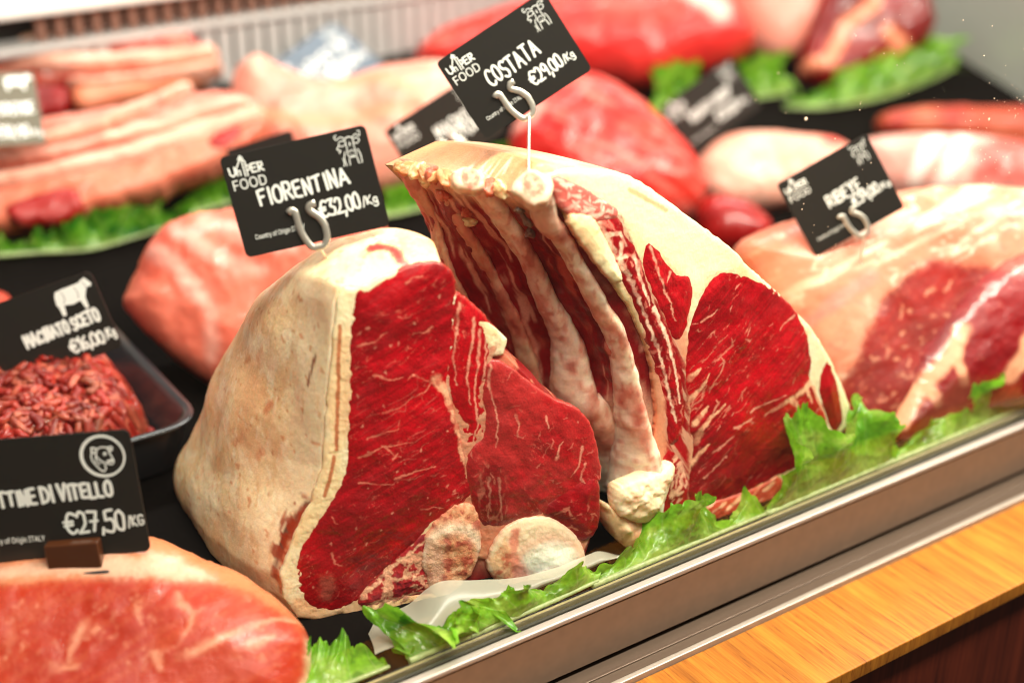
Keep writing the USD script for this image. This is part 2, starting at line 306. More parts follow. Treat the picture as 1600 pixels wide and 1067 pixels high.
# specks on the glass
r_ = np.random.default_rng(3); sp = []
yg = YR + .0072
for (x, y, s) in [(1259, 186, .0013), (1545, 187, .0009)] + [(r_.uniform(1180, 1600), r_.uniform(20, 420), r_.uniform(.0002, .0005)) for _ in range(70)] + [(r_.uniform(1480, 1600), r_.uniform(150, 300), r_.uniform(.0002, .0005)) for _ in range(50)] + [(r_.normal(1295, 14), r_.normal(390, 14), r_.uniform(.0003, .0005)) for _ in range(10)]:
    b = trimesh.creation.icosphere(1, s); b.vertices *= (1, .35, r_.uniform(.7, 1.2)); b.apply_translation(ony(x, y, yg) + V3(0, -s * .2, 0)); sp.append(tm(b))
DUST = plain('dust', (.75, .55, .38), .9)
part(case, 'specks', *cat_(sp), DUST, kind='stuff', under=gl)
# rear: grey slotted skirt, brown slotted panel, shelf edge whitened for its reflection
YB = ondeck(420, 112)[1]
zA = ony(131, 66, YB)[2]; zC = ony(120, 15, YB)[2]
zlow = (YB - SL_Y) * SL_T - .01
part(case, 'rear_backing', *box(X0, 2.6, YB + .03, YB + .05, zlow, zC + .02), HOLE, smooth=False)
part(case, 'rear_shelf', *box(X0, 2.6, YB - .02, YB + .05, zC + .0005, zC + .07, .006), SHELFW, smooth=30)
part(case, 'rear_rail', *box(X0, 2.6, YB - .012, YB + .028, zA - .004, zA + .006, .003), GRILL, smooth=30)
sx = np.arange(.42, 1.62, .0205)
for x in sx: part(case, 'slat', *box(x, x + .0115, YB, YB + .008, zA + .0065, zC), GRILB, smooth=False)
for x in sx: part(case, 'slat', *box(x, x + .0145, YB - .004, YB + .006, zlow, zA - .0045), GRILL, smooth=False)
part(case, 'end_panel', *box(ondeck(1600, 150)[0], ondeck(1600, 150)[0] + .02, .64, YB - .03, -.02, .55), ENDP, smooth=False)
# ------------------------------------------------------------------ hero: the fiorentina steak
Z1 = lambda pts: [(260 + x / 1.667, 360 + y / 1.667) for x, y in pts]
Z2 = lambda pts: [(600 + x / 1.57, 220 + y / 1.57) for x, y in pts]
def loftbody(t, name, rings, matl, col, cap0=True, cap1=True, label=None):
    n = len(rings[0]); R = len(rings); V = np.vstack(rings); Fc = []
    i = np.arange(n); j = (i + 1) % n
    for k in range(R - 1): Fc += [np.c_[k * n + i, k * n + j, (k + 1) * n + j], np.c_[k * n + i, (k + 1) * n + j, (k + 1) * n + i]]
    if cap0: V = np.vstack([V, rings[0].mean(0)]); Fc.append(np.c_[j, i, np.full(n, len(V) - 1)])
    if cap1: V = np.vstack([V, rings[-1].mean(0)]); Fc.append(np.c_[(R - 1) * n + i, (R - 1) * n + j, np.full(n, len(V) - 1)])
    Fc = np.vstack(Fc)
    m = trimesh.Trimesh(V, Fc, process=False)
    if m.volume < 0: Fc = Fc[:, ::-1]
    return part(t, name, V, Fc, matl, col(V) if callable(col) else col, label=label)
def snap(V, pts, tol=6):
    """pixels -> nearest surface points of V as the photograph's viewpoint sees them"""
    q, z = proj(V); tr = cKDTree(q); out = []
    for p in pts:
        k = tr.query_ball_point(p, tol) or [tr.query(p)[1]]
        out.append(V[min(k, key=lambda a: z[a])])
    return np.array(out)
RED = V3(.40, .0006, .005); DEEP = V3(.12, .0006, .002); PINK = V3(.72, .22, .15); CREAM = V3(.88, .56, .29); WHITE = V3(.92, .72, .48); TAN = V3(.62, .36, .18)
def grow(poly, g):
    q = Polygon(poly).buffer(g, join_style=1).simplify(.0002); return np.array(q.exterior.coords)[:-1]
def marble(uv, ang, along, across, seed, eps=.02, cover=.5):
    a = math.radians(ang); R_ = np.array([[math.cos(a), -math.sin(a)], [math.sin(a), math.cos(a)]]); q = uv @ R_; q = q + .004 * np.c_[N2(uv, 90, seed, 3) - .5, N2(uv, 90, seed + 1, 3) - .5]
    n = N2(q * [along, across], 1.0, seed, 3); m = N2(uv, 55, seed + 2, 3); m2 = N2(uv, 260, seed + 3, 2); return sm(1 - np.abs(n - .5) / eps) * sm((m - (1 - cover)) / .12) * sm((m2 - .38) / .2)
def raw_meat(P, seed, ang, base=RED, dark=DEEP, lo=.6, streak=.5):
    col = np.tile(base, (len(P), 1)).astype(float)
    col = mixc(col, dark, sm((N2(P, 26, seed, 4) - .33) / .3) * lo)
    f = fibre(P, ang, 45, 620, seed + 3, 3); col = mixc(col, base * V3(1.5, 3.2, 2.6), sm((f - .54) / .14) * streak * .5); col = mixc(col, dark, sm((.46 - f) / .14) * streak * .6)
    col = mixc(col, V3(.66, .17, .11), marble(P, ang, 40, 170, seed + 6, .014, .45) * .5); col = mixc(col, V3(.70, .20, .13), marble(P, ang + 10, 90, 330, seed + 16, .02, .52) * .5)
    return col
def fatty(P, seed, a=CREAM, b=V3(.80, .42, .22), c=WHITE):
    n1 = N2(P, 45, seed, 4) if P.shape[1] == 2 else N3(P, 45, seed, 4); n0 = N2(P, 14, seed + 21, 3) if P.shape[1] == 2 else N3(P, 14, seed + 21, 3); n2 = N2(P, 160, seed + 4, 3) if P.shape[1] == 2 else N3(P, 160, seed + 4, 3)
    col = np.tile(a, (len(P), 1)).astype(float); col = mixc(col, b, sm((n0 - .47) / .16) * .5); col = mixc(col, c, sm((.47 - n0) / .14) * .5); col = mixc(col, b, sm((n1 - .52) / .2) * .55); col = mixc(col, c, sm((.5 - n1) / .2) * .6); return mixc(col, b * .9, sm((n2 - .62) / .12) * .35)
def fiorentina():
    P1 = Plane(V3(.305, .703, 0), 255, 6)
    t = Thing('t_bone_steak', 'thick fiorentina steak with cream fat side, bright red face and round bone end', 'steak', (.40, .72, 0))
    px = P1.px
    outer = Z1([(340, 1010), (305, 960), (297, 900), (330, 800), (378, 700), (405, 620), (415, 480), (430, 330), (443, 185), (465, 150), (490, 150), (530, 135), (590, 108), (655, 90), (713, 86),
                (733, 110), (748, 160), (790, 195), (830, 230), (862, 258), (890, 285), (880, 325), (850, 330), (850, 345), (875, 350), (930, 395), (1000, 445), (1060, 465), (1088, 490), (1110, 540), (1122, 600), (1130, 640), (1118, 680), (1122, 740), (1112, 790), (1090, 835), (1075, 900), (1000, 925), (900, 935), (860, 900), (838, 860), (810, 855), (790, 890), (765, 930), (740, 945), (700, 960), (560, 1000), (470, 1008), (455, 1000), (400, 1016)])
    loin = Z1([(492, 163), (530, 160), (560, 140), (600, 122), (650, 98), (712, 94), (735, 112), (744, 150), (742, 210), (733, 290), (728, 360), (722, 400), (735, 440), (752, 500), (765, 560), (783, 640), (790, 690), (765, 705), (720, 735), (680, 762), (650, 800), (612, 838), (560, 882), (520, 925), (500, 960), (440, 985), (400, 985), (368, 965), (345, 925), (342, 880), (358, 825), (390, 775), (432, 715), (462, 660), (478, 620), (482, 500), (482, 330)])
    side = Z1([(748, 168), (790, 200), (832, 240), (836, 300), (830, 360), (820, 420), (832, 480), (828, 530), (800, 565), (780, 560), (765, 480), (742, 425), (733, 380), (740, 290)])
    tend = Z1([(838, 345), (875, 355), (930, 398), (1000, 448), (1058, 468), (1085, 492), (1106, 540), (1118, 600), (1124, 640), (1108, 665), (1060, 680), (1010, 700), (960, 740), (900, 755), (860, 762), (822, 758), (800, 690), (788, 620), (795, 575), (835, 545), (842, 480), (830, 420), (842, 370)])
    tip = Z1([(985, 725), (1030, 690), (1085, 655), (1115, 650), (1115, 700), (1118, 760), (1095, 800), (1060, 790), (1020, 755)])
    vert = Z1([(690, 775), (745, 728), (785, 715), (800, 750), (806, 800), (800, 850), (775, 900), (735, 935), (700, 945), (690, 900), (672, 850)])
    flank = Z1([(500, 962), (530, 925), (575, 880), (625, 838), (672, 795), (688, 800), (680, 850), (695, 900), (700, 940), (600, 968), (530, 978)])
    bstrip = Z1([(520, 985), (560, 970), (700, 950), (702, 965), (650, 978), (560, 1004), (525, 1006)])
    knuck = Z1([(840, 870), (855, 820), (890, 770), (945, 750), (1000, 755), (1045, 785), (1075, 830), (1080, 890), (1010, 920), (900, 932), (862, 900)])
    H = .00055
    # fat rim: the whole face behind the muscles
    O = px(outer); O = rag(resample(O, .002), .0012, 160, 3)
    V, Fc, uv, d = slab(P1, O, H, .0015, .004, .004, -.0012, .0006, 200, 5)
    col = fatty(uv, 11, a=V3(.88, .58, .32), c=V3(.92, .72, .48))
    redd = inside(uv, px(Z1([(700, 330), (860, 300), (860, 350), (1140, 500), (1140, 900), (820, 870), (740, 720), (720, 420)])), .006, .003, 150, 3)
    col = mixc(col, V3(.58, .09, .045), redd * (.55 + .45 * N2(uv, 120, 8, 3)))
    bot = inside(uv, px(Z1([(330, 960), (480, 950), (620, 960), (900, 860), (1100, 860), (1100, 960), (560, 1050), (330, 1050)])), .005, .003, 150, 4)
    col = mixc(col, V3(.72, .26, .13), bot * .55)
    for k, ln in enumerate([[(452, 250), (448, 330), (447, 420), (444, 500), (443, 570)], [(437, 590), (425, 650), (412, 690)]]):
        col = mixc(col, V3(.42, .10, .03), stroke(uv, px(Z1(ln)), .0013, k, .0006, 300) * .9)
    col = mixc(col, V3(.50, .14, .05), stroke(uv, px(Z1([(505, 163), (535, 160), (556, 140)])), .0010, 5, .0004, 300) * .8)
    part(t, 'fat_rim', V, Fc, FAT, col)
    # strip loin
    def muscle(name, poly, seed, ang, rise=.0014, r=.005, base=-.001, mk=None, matl=MEAT, colf=None, ragk=.0009, h=H, rough=.0006, gr=.0032):
        Q = grow(chaikin(px(poly), 1), gr); Q = rag(resample(Q, .0015), ragk, 260, seed)
        V, Fc, uv, d = slab(P1, Q, h, rise, r, .003, base, rough, 170, seed, bow=.002, bowr=.03); V[:len(uv)] += P1.n * (np.maximum(N2(uv, 45, seed + 2, 3) - .32, 0) * .0045 * np.clip(d / .010, 0, 1))[:, None]
        col = colf(uv) if colf else raw_meat(uv, seed, ang)
        edge = 1 - sm(d / .0022); col = mixc(col, V3(.55, .10, .06), edge * .35)
        if mk: col = mk(uv, col)
        return part(t, name, V, Fc, matl, col)
    def veins(uv, col, lines, c=PINK, zz=Z1, w=.0011, a=.9):
        w = w * .85; a = a * .85
        for k, L in enumerate(lines):
            pts = px(zz(L)); w_ = np.linspace(1, .45, len(pts)) * w
            col = mixc(col, c, stroke(uv, pts, w_, 40 + k, .0016, 260) * a * (.45 + .55 * sm((N2(uv, 160, 40 + k, 2) - .3) / .25)))
        return col
    FATV = V3(.80, .38, .22)
    def loin_mk(uv, col):
        col = veins(uv, col, [[(640, 372), (660, 380), (700, 400), (722, 430), (735, 470)], [(638, 372), (625, 385)], [(535, 372), (575, 380), (612, 378)], [(688, 395), (668, 420), (640, 430)], [(560, 555), (590, 580), (605, 585)], [(585, 590), (600, 575)],
            [(500, 655), (540, 654), (590, 657)], [(430, 745), (445, 760)], [(660, 722), (690, 718), (720, 720)], [(515, 880), (522, 868)], [(430, 835), (437, 862), (455, 868)], [(620, 135), (640, 122), (665, 118)], [(690, 250), (670, 262), (640, 268)], [(500, 300), (540, 285), (570, 262)], [(560, 470), (600, 458), (640, 430)], [(520, 540), (560, 522), (600, 512)], [(500, 590), (560, 560), (640, 545)], [(590, 640), (650, 618), (700, 610)]], V3(.70, .22, .14), w=.0008, a=.7)
        col = veins(uv, col, [[(722, 400), (735, 440), (752, 500), (765, 560), (783, 640)]], FATV, w=.0026)
        col = veins(uv, col, [[(700, 385), (715, 410), (728, 425)]], FATV, w=.004)
        pl = px(loin); fl = flecks(uv, pl, 16, 22, .006, .0004, 5); col = mixc(col, V3(.64, .17, .12), fl * .45)
        fl = flecks(uv, px(Z1([(500, 440), (700, 420), (740, 600), (640, 680), (490, 680)])), 22, 26, .016, .00035, 6, .15); col = mixc(col, V3(.62, .16, .12), fl * .35)
        fl = flecks(uv, pl, 40, 60, .002, .0008, 9); col = mixc(col, V3(.74, .30, .2), fl * .7)
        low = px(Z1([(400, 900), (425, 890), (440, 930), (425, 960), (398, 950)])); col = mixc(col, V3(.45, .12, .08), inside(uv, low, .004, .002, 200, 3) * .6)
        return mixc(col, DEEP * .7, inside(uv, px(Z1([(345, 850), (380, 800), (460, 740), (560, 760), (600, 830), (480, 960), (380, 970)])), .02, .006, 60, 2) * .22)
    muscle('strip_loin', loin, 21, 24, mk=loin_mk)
    muscle('side_muscle', side, 22, 78, rise=.001, r=.004, mk=lambda uv, c: veins(uv, c, [[(762, 190), (755, 250), (748, 330), (752, 400)], [(800, 230), (795, 300), (780, 380), (790, 450)], [(815, 260), (812, 330), (800, 420), (812, 500), (800, 550)], [(835, 250), (830, 330), (822, 400)]], V3(.72, .3, .2), w=.0012))
    def tend_mk(uv, col):
        col = mixc(col, V3(.42, .030, .026), .55 * sm((N2(uv, 40, 31, 3) - .3) / .3))
        col = veins(uv, col, [[(842, 350), (838, 400), (850, 450), (862, 480), (855, 560)], [(905, 475), (915, 500), (910, 530)], [(985, 480), (992, 510)], [(1010, 590), (1018, 555), (1030, 545)], [(1080, 560), (1070, 610), (1050, 640)], [(1090, 600), (1075, 640), (1090, 660)], [(860, 640), (865, 700), (870, 750)], [(835, 640), (840, 690), (835, 745)]], V3(.72, .3, .2), w=.0011, a=.75)
        g = inside(uv, px(Z1([(825, 600), (870, 610), (885, 750), (830, 758), (805, 690)])), .004, .003, 200, 4); s = sm((N2(uv * [1, .35], 420, 12, 3) - .52) / .12); col = mixc(col, DEEP * .7, g * .45); col = mixc(col, V3(.50, .16, .10), g * s * .5)
        fl = flecks(uv, px(tend), 26, -50, .005, .0005, 15, .9); return mixc(col, V3(.66, .20, .14), fl * .55)
    muscle('tenderloin', tend, 23, -55, rise=.002, r=.007, base=-.0008, mk=tend_mk)
    muscle('tip_muscle', tip, 24, -30, base=.0005, mk=lambda uv, c: mixc(mixc(c, DEEP * .8, .4), V3(.72, .26, .16), flecks(uv, px(tip), 14, -20, .005, .0009, 17, .9) * .5))
    def crumb(uv, seed, a=V3(.70, .25, .12), b=V3(.42, .05, .03), c=V3(.86, .48, .27)):
        n = N2(uv, 260, seed, 4); col = np.tile(a, (len(uv), 1)); col = mixc(col, b, sm((n - .5) / .12) * .8); return mixc(col, c, sm((.46 - n) / .12) * .7)
    def flank_col(uv):
        n = N2(uv, 170, 61, 4); col = np.tile(V3(.30, .012, .016), (len(uv), 1)); col = mixc(col, V3(.66, .33, .2), sm((n - .53) / .05) * .75); col = mixc(col, V3(.16, .01, .02), sm((.45 - n) / .08) * .6)
        return veins(uv, col, [[(520, 940), (580, 880), (640, 832), (680, 800)], [(560, 955), (575, 905), (610, 900), (640, 880)], [(540, 965), (620, 950), (680, 930)], [(640, 900), (690, 905)]], V3(.76, .42, .26), w=.0016, a=.8)
    muscle('flank_muscle', flank, 25, 40, base=-.0006, colf=flank_col, rough=.0014)
    def vert_col(uv):
        col = crumb(uv, 71); cc = px(Z1([(742, 860)]))[0]; d = np.linalg.norm((uv - cc) * [1, .8], axis=1)
        col = mixc(col, V3(.88, .60, .42), np.exp(-((d - .021) / .0035) ** 2) * .9); col = mixc(col, V3(.80, .42, .28), inside(uv, px(Z1([(672, 800), (720, 810), (716, 920), (690, 930)])), .004, .002, 200, 5) * .85); return col
    muscle('vertebra', vert, 26, 0, base=.0012, matl=BONE, colf=vert_col, rough=.0013, ragk=.002)
    muscle('lower_bone', bstrip, 27, 0, base=.001, matl=BONE, colf=lambda uv: crumb(uv, 77, V3(.62, .36, .16), V3(.16, .05, .03)), rough=.002, ragk=.0012)
    def kn_col(uv):
        c = px(Z1([(985, 885)]))[0]; q = uv - c; d = np.hypot(q[:, 0] * 1.0, q[:, 1]); n = N2(uv, 120, 81, 3)
        col = np.tile(V3(.88, .58, .38), (len(uv), 1)); col = mixc(col, V3(.95, .80, .66), sm((.034 - d) / .012)); rings = .5 + .5 * np.sin((d + .004 * n) * 900); col = mixc(col, V3(.82, .55, .36), rings * sm((d - .012) / .02) * .35); col = mixc(col, V3(.80, .34, .20), np.exp(-((d - .027) / .0045) ** 2) * .6)
        col = mixc(col, V3(.80, .58, .28), sm((.012 - np.hypot(q[:, 0] + .002, (q[:, 1] + .008) * 1.3)) / .006) * sm((n - .42) / .1) * .8)
        col = mixc(col, V3(.62, .10, .06), stroke(uv, px(Z1([(905, 780), (890, 830), (905, 880), (915, 920)])), [.003, .005, .008, .009], 8, .003, 150) * .7)
        lf = px(Z1([(838, 850), (880, 790), (892, 860), (905, 935), (850, 920)])); return mixc(col, crumb(uv, 83, V3(.72, .34, .18), V3(.5, .1, .05)), inside(uv, lf, .003, .002, 200, 6))
    muscle('knuckle_bone', knuck, 28, 0, base=.002, rise=.0022, r=.007, matl=FAT, colf=kn_col, rough=.0008)
    # fat side: from the rim of the face back to the silhouette
    prs = [((464, 966), (292, 790), .190), ((444, 934), (279, 768), .190), ((440, 900), (274, 742), .188), ((459, 840), (281, 718), .185), ((487, 780), (300, 690), .180), ((503, 732), (318, 650), .172), ((509, 648), (332, 610), .165),
           ((516, 560), (350, 560), .155), ((523, 475), (375, 505), .140), ((530, 452), (408, 452), .122), ((545, 449), (445, 416), .105), ((560, 449), (500, 394), .085), ((590, 440), (555, 377), .060), ((625, 424), (600, 373), .050), ((660, 414), (640, 378), .045), ((688, 411), (684, 403), .030)]
    back = -P1.n.copy(); back[2] = 0; back = unit(back)
    A = [P1.w(px([f]))[0] for f, b, dd in prs]; B = [onplane(b[0], b[1], P1.o + back * dd, P1.n) for f, b, dd in prs]
    cen = P1.w(px([(700, 720)]))[0]
    for f in Z1([(748, 160), (862, 258), (880, 325), (1000, 445), (1110, 540), (1130, 640), (1112, 790), (1075, 900), (900, 930), (765, 930), (700, 958), (560, 1000), (455, 1003)]):
        a = P1.w(px([f]))[0]; A.append(a); B.append(a * .62 + cen * .38 + back * .10 + V3(0, 0, -.01))
    A, B = np.array(A), np.array(B); n = 420
    L = np.r_[0, np.cumsum(np.linalg.norm(np.diff(np.vstack([A, A[:1]]), axis=0), axis=1))]; s = np.linspace(0, L[-1], n, endpoint=False)
    rs = lambda Q: np.stack([np.interp(s, L, np.r_[Q[:, k], Q[0, k]]) for k in range(3)], 1)
    A, B = rs(A), rs(B); A = A - P1.n * .0022
    from scipy.ndimage import gaussian_filter1d
    B = gaussian_filter1d(B, 4, axis=0, mode='wrap')
    outw = A - cen; outw -= np.outer(outw @ P1.n, P1.n); outw /= np.linalg.norm(outw, axis=1, keepdims=True)
    rings = []
    for k, r in enumerate(np.linspace(0, 1, 90)):
        Q = A + (B - A) * r + outw * (.016 * math.sin(math.pi * min(1, r * 1.02)) ** .8)[..., None] if False else A + (B - A) * r + outw * .014 * math.sin(math.pi * r) ** .8
        Q[:, 2] = np.maximum(Q[:, 2], .001); rings.append(Q)
    for r in np.linspace(0, 1, 12)[1:]:                     # rounded back
        Q = B + back * .03 * math.sin(r * math.pi / 2); c = B.mean(0); Q = c + (Q - c) * (1 - .55 * (1 - math.cos(r * math.pi / 2))); Q[:, 2] = np.maximum(Q[:, 2], .001); rings.append(Q)
    Vall = np.vstack(rings); rel = (N3(Vall, 18, 5, 2) - .5) * .010 + (N3(Vall * [1, 1, .3], 60, 6, 2) - .5) * .0026 + (N3(Vall, 220, 7, 2) - .5) * .0005
    idx = 0; fade = np.repeat(np.clip(np.r_[np.linspace(0, 1, 90) * 8, np.ones(11)], 0, 1), n); Vall = Vall + np.tile(outw, (101, 1)) * (rel * fade)[:, None]
    rings = list(Vall.reshape(101, n, 3))
    sid = np.r_[np.tile(sm((s - L[16]) / .01) * sm((L[29] - s) / .01), 101), 0, 0]
    def fcol(V):
        col = fatty(V, 31, a=V3(.88, .60, .33), b=V3(.82, .40, .19), c=V3(.93, .75, .51))
        rfrac = np.r_[np.repeat(np.r_[np.linspace(0, 1, 90), np.ones(11)], n), 0, 1]
        col = mixc(col, V3(.92, .70, .45), sm((.34 - rfrac) / .30) * .75)
        fn = N3(V * [1, 1, .18], 150, 14, 4); col = mixc(col, V3(.72, .40, .18), sm((fn - .54) / .1) * .4); fv = N3(V * [1, 1, .3], 85, 15, 3); col = mixc(col, V3(.94, .80, .58), sm(1 - np.abs(fv - .5) / .02) * .45); sp_ = N3(V, 230, 17, 2); col = mixc(col, V3(.62, .20, .07), sm((sp_ - .74) / .05) * .7)
        for k, (pts, w, c, a) in enumerate([([(478, 790), (462, 805), (448, 825), (436, 850)], .0035, V3(.10, .02, .01), .95), ([(470, 800), (455, 822)], .005, V3(.32, .05, .02), .8), ([(436, 850), (426, 880), (428, 905)], .0028, V3(.10, .04, .03), .8),
              ([(450, 865), (443, 880), (448, 895), (437, 905)], .004, V3(.48, .06, .015), .85), ([(440, 850), (455, 845)], .003, V3(.5, .08, .02), .7), ([(432, 905), (438, 925)], .003, V3(.55, .12, .03), .7),
              ([(487, 555), (483, 575), (476, 603)], .0012, V3(.22, .03, .01), .9), ([(410, 640), (420, 632)], .003, V3(.66, .2, .08), .7), ([(378, 568), (385, 562)], .002, V3(.68, .26, .1), .7), ([(398, 712), (406, 706)], .0035, V3(.72, .26, .12), .6), ([(436, 810), (442, 800)], .0015, V3(.45, .1, .03), .8), ([(360, 690), (375, 685)], .0025, V3(.72, .3, .14), .6), ([(405, 545), (395, 560)], .002, V3(.7, .3, .14), .5)]):
            col = mixc(col, c, stroke(V, snap(Vall, pts), w, k, .0016, 260) * a)
        for k, (pts, w) in enumerate([([(577, 383), (600, 381), (622, 390), (628, 402)], .0022), ([(618, 388), (628, 400), (632, 408)], .003), ([(578, 384), (590, 380)], .003)]):
            col = mixc(col, V3(.5, .03, .03), stroke(V, snap(Vall, pts), w, 50 + k, .0015, 260) * .9)
        for k, (pts, w, th) in enumerate([([(470, 800), (450, 832), (440, 868), (438, 905)], .011, .50), ([(462, 815), (442, 850)], .006, .46)]):
            col = mixc(col, V3(.30, .03, .008), stroke(V, snap(Vall, pts, 3), w, 80 + k, .003, 120, .2) * sm((N3(V, 150, 81 + k, 3) - th) / .03) * .9)
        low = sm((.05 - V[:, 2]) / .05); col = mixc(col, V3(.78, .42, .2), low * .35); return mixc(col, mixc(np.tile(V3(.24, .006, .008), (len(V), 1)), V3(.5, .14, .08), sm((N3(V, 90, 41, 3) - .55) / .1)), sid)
    loftbody(t, 'fat_cap', rings, FAT, fcol)
    return t, P1, Vall
fior, PF, FV = fiorentina()
# ------------------------------------------------------------------ hero: the rib steak block
def costata():
    P2 = Plane(V3(.522, .652, 0), 268, 5)
    t = Thing('rib_roast', 'block of costata rib steaks with curved bare rib bones on its left side', 'meat joint', (.66, .72, 0))
    px = P2.px; H = .0006
    dirb = V3(math.cos(math.radians(114)), math.sin(math.radians(114)), 0)
    leftf = [(395, 85), (425, 150), (452, 190), (475, 230), (520, 280), (560, 345), (610, 420), (640, 490), (660, 560), (668, 620), (672, 690), (660, 760), (655, 850), (640, 930), (655, 985)]
    rightf = [(740, 985), (800, 955), (900, 935), (965, 885), (1010, 830), (1080, 760), (1125, 715), (1148, 690), (1145, 650), (1122, 595), (1092, 525), (1040, 447), (962, 368), (884, 298), (872, 280), (850, 262), (800, 222), (740, 180), (690, 140), (640, 108), (600, 86), (560, 74), (500, 70), (430, 72)]
    outer = Z2(leftf + rightf)
    eye = Z2([(832, 321), (880, 329), (920, 350), (955, 376), (990, 405), (1012, 432), (1032, 470), (1042, 510), (1047, 545), (1036, 580), (1052, 600), (1070, 640), (1082, 690), (1090, 725), (1060, 760), (1010, 800), (965, 820), (930, 838), (880, 862), (830, 880), (790, 888), (752, 895), (745, 850), (752, 800), (762, 740), (748, 700), (750, 640), (740, 590), (738, 540), (743, 490), (752, 450), (770, 400), (795, 350)])
    corner = Z2([(1083, 532), (1096, 560), (1108, 600), (1118, 650), (1124, 690), (1108, 715), (1092, 700), (1078, 650), (1062, 595)])
    capm = Z2([(642, 248), (668, 268), (690, 305), (720, 335), (748, 332), (753, 380), (745, 420), (736, 465), (718, 492), (700, 470), (688, 430), (664, 385), (640, 335), (632, 290)])
    strip = Z2([(505, 192), (545, 184), (578, 186), (590, 240), (615, 262), (632, 320), (655, 385), (680, 440), (708, 500), (722, 560), (735, 640), (733, 700), (712, 745), (695, 735), (690, 660), (672, 560), (645, 470), (612, 390), (575, 330), (545, 255)])
    top = Z2([(412, 92), (450, 105), (490, 128), (535, 155), (572, 180), (540, 188), (500, 190), (460, 178), (432, 150), (420, 120)])
    bonec = Z2([(448, 186), (480, 188), (502, 192), (520, 225), (545, 280), (572, 335), (560, 335), (525, 300), (500, 262), (470, 225)])
    low = Z2([(690, 760), (715, 765), (735, 790), (742, 850), (735, 900), (700, 940), (668, 945), (660, 900), (668, 830)])
    fringe = Z2([(700, 950), (750, 905), (820, 888), (880, 868), (930, 848), (968, 822), (966, 880), (905, 930), (800, 955), (730, 975)])
    O = rag(resample(px(outer), .002), .0012, 150, 4)
    V, Fc, uv, d = slab(P2, O, H, .002, .005, .004, -.0012, .0003, 60, 15)
    col = fatty(uv, 41, a=V3(.90, .62, .33), b=V3(.86, .48, .22), c=V3(.94, .76, .50))
    seam = inside(uv, px(Z2([(600, 300), (740, 380), (760, 700), (760, 900), (640, 960), (640, 500)])), .006, .003, 150, 3); col = mixc(col, V3(.70, .20, .11), seam * .85)
    sred = inside(uv, px(Z2([(505, 190), (580, 180), (640, 330), (715, 490), (740, 560), (745, 640), (750, 740), (745, 900), (640, 950), (690, 760), (690, 600), (660, 480), (575, 330)])), .004, .002, 150, 6)
    rm = raw_meat(uv, 48, -60); rm = mixc(rm, V3(.80, .42, .26), sm((fibre(uv, -62, 40, 300, 9, 3) - .5) / .08) * .6); col = col * (1 - sred[:, None]) + rm * sred[:, None]
    wh = inside(uv, px(Z2([(395, 60), (600, 70), (880, 300), (760, 350), (640, 250), (580, 175)])), .008, .004, 120, 3); col = mixc(col, V3(.94, .78, .52), wh * .8)
    br = px(Z2([(600, 118), (640, 140), (690, 170)])); col = mixc(col, V3(.5, .3, .12), stroke(uv, br, .0016, 3, .001, 200) * .7)
    part(t, 'fat_rim', V, Fc, FAT, col)
    def muscle(name, poly, seed, ang, rise=.002, r=.006, base=-.001, mk=None, matl=MEAT, colf=None, ragk=.001, rough=.0006, bow=.002, gr=.0028):
        Q = rag(resample(grow(chaikin(px(poly), 1), gr), .0015), ragk, 240, seed)
        V, Fc, uv, d = slab(P2, Q, H, rise, r, .003, base, rough, 170, seed, bow=bow, bowr=.03); V[:len(uv)] += P2.n * (np.maximum(N2(uv, 45, seed + 2, 3) - .32, 0) * .0045 * np.clip(d / .010, 0, 1))[:, None]
        col = colf(uv) if colf else raw_meat(uv, seed, ang)
        col = mixc(col, V3(.55, .10, .06), (1 - sm(d / .002)) * .5)
        if mk: col = mk(uv, col)
        return part(t, name, V, Fc, matl, col)
    def veins(uv, col, lines, c=PINK, w=.0011, a=.9, taper=.45):
        for k, L in enumerate(lines):
            pts = px(Z2(L)); col = mixc(col, c, stroke(uv, pts, np.linspace(1, taper, len(pts)) * w * .9, 60 + k, .0018, 240) * a * (.4 + .6 * sm((N2(uv, 160, 60 + k, 2) - .3) / .25)))
        return col
    FV_ = V3(.82, .42, .24)
    def eye_mk(uv, col):
        col = veins(uv, col, [[(1075, 540), (1055, 580), (1030, 605), (990, 628), (960, 645), (930, 668)]], FV_, w=.0042, taper=.25)
        col = veins(uv, col, [[(1050, 590), (1062, 630), (1070, 660)], [(990, 630), (1005, 645), (1010, 665)], [(1030, 605), (1045, 640)]], FV_, w=.0022)
        col = veins(uv, col, [[(760, 735), (775, 700), (800, 670), (830, 640)], [(752, 790), (770, 760), (790, 740)], [(745, 640), (775, 600), (790, 570)], [(760, 690), (790, 650)], [(748, 580), (770, 555)]], FV_, w=.0030, taper=.25)
        col = veins(uv, col, [[(775, 440), (800, 425), (812, 410)], [(1005, 430), (980, 445), (965, 460)], [(890, 660), (930, 640), (975, 620)], [(850, 700), (900, 672)], [(800, 760), (850, 720)], [(780, 820), (830, 770)]], V3(.76, .3, .2), w=.0011)
        pe = px(eye); col = mixc(col, V3(.74, .27, .19), flecks(uv, pe, 40, 32, .005, .0006, 35, .4) * .7)
        col = mixc(col, V3(.78, .34, .22), flecks(uv, px(Z2([(755, 480), (860, 480), (880, 640), (780, 700), (748, 640)])), 12, 42, .012, .0008, 36, .35) * .55); mk_ = inside(uv, px(Z2([(745, 440), (880, 440), (900, 700), (800, 800), (745, 760)])), .012, .004, 80, 3); col = mixc(col, V3(.76, .30, .19), marble(uv, 42, 34, 150, 33, .02, .7) * mk_ * .6)
        return mixc(col, DEEP * .8, inside(uv, px(Z2([(780, 780), (900, 680), (1060, 640), (1090, 720), (960, 815), (780, 880)])), .02, .006, 60, 2) * .35)
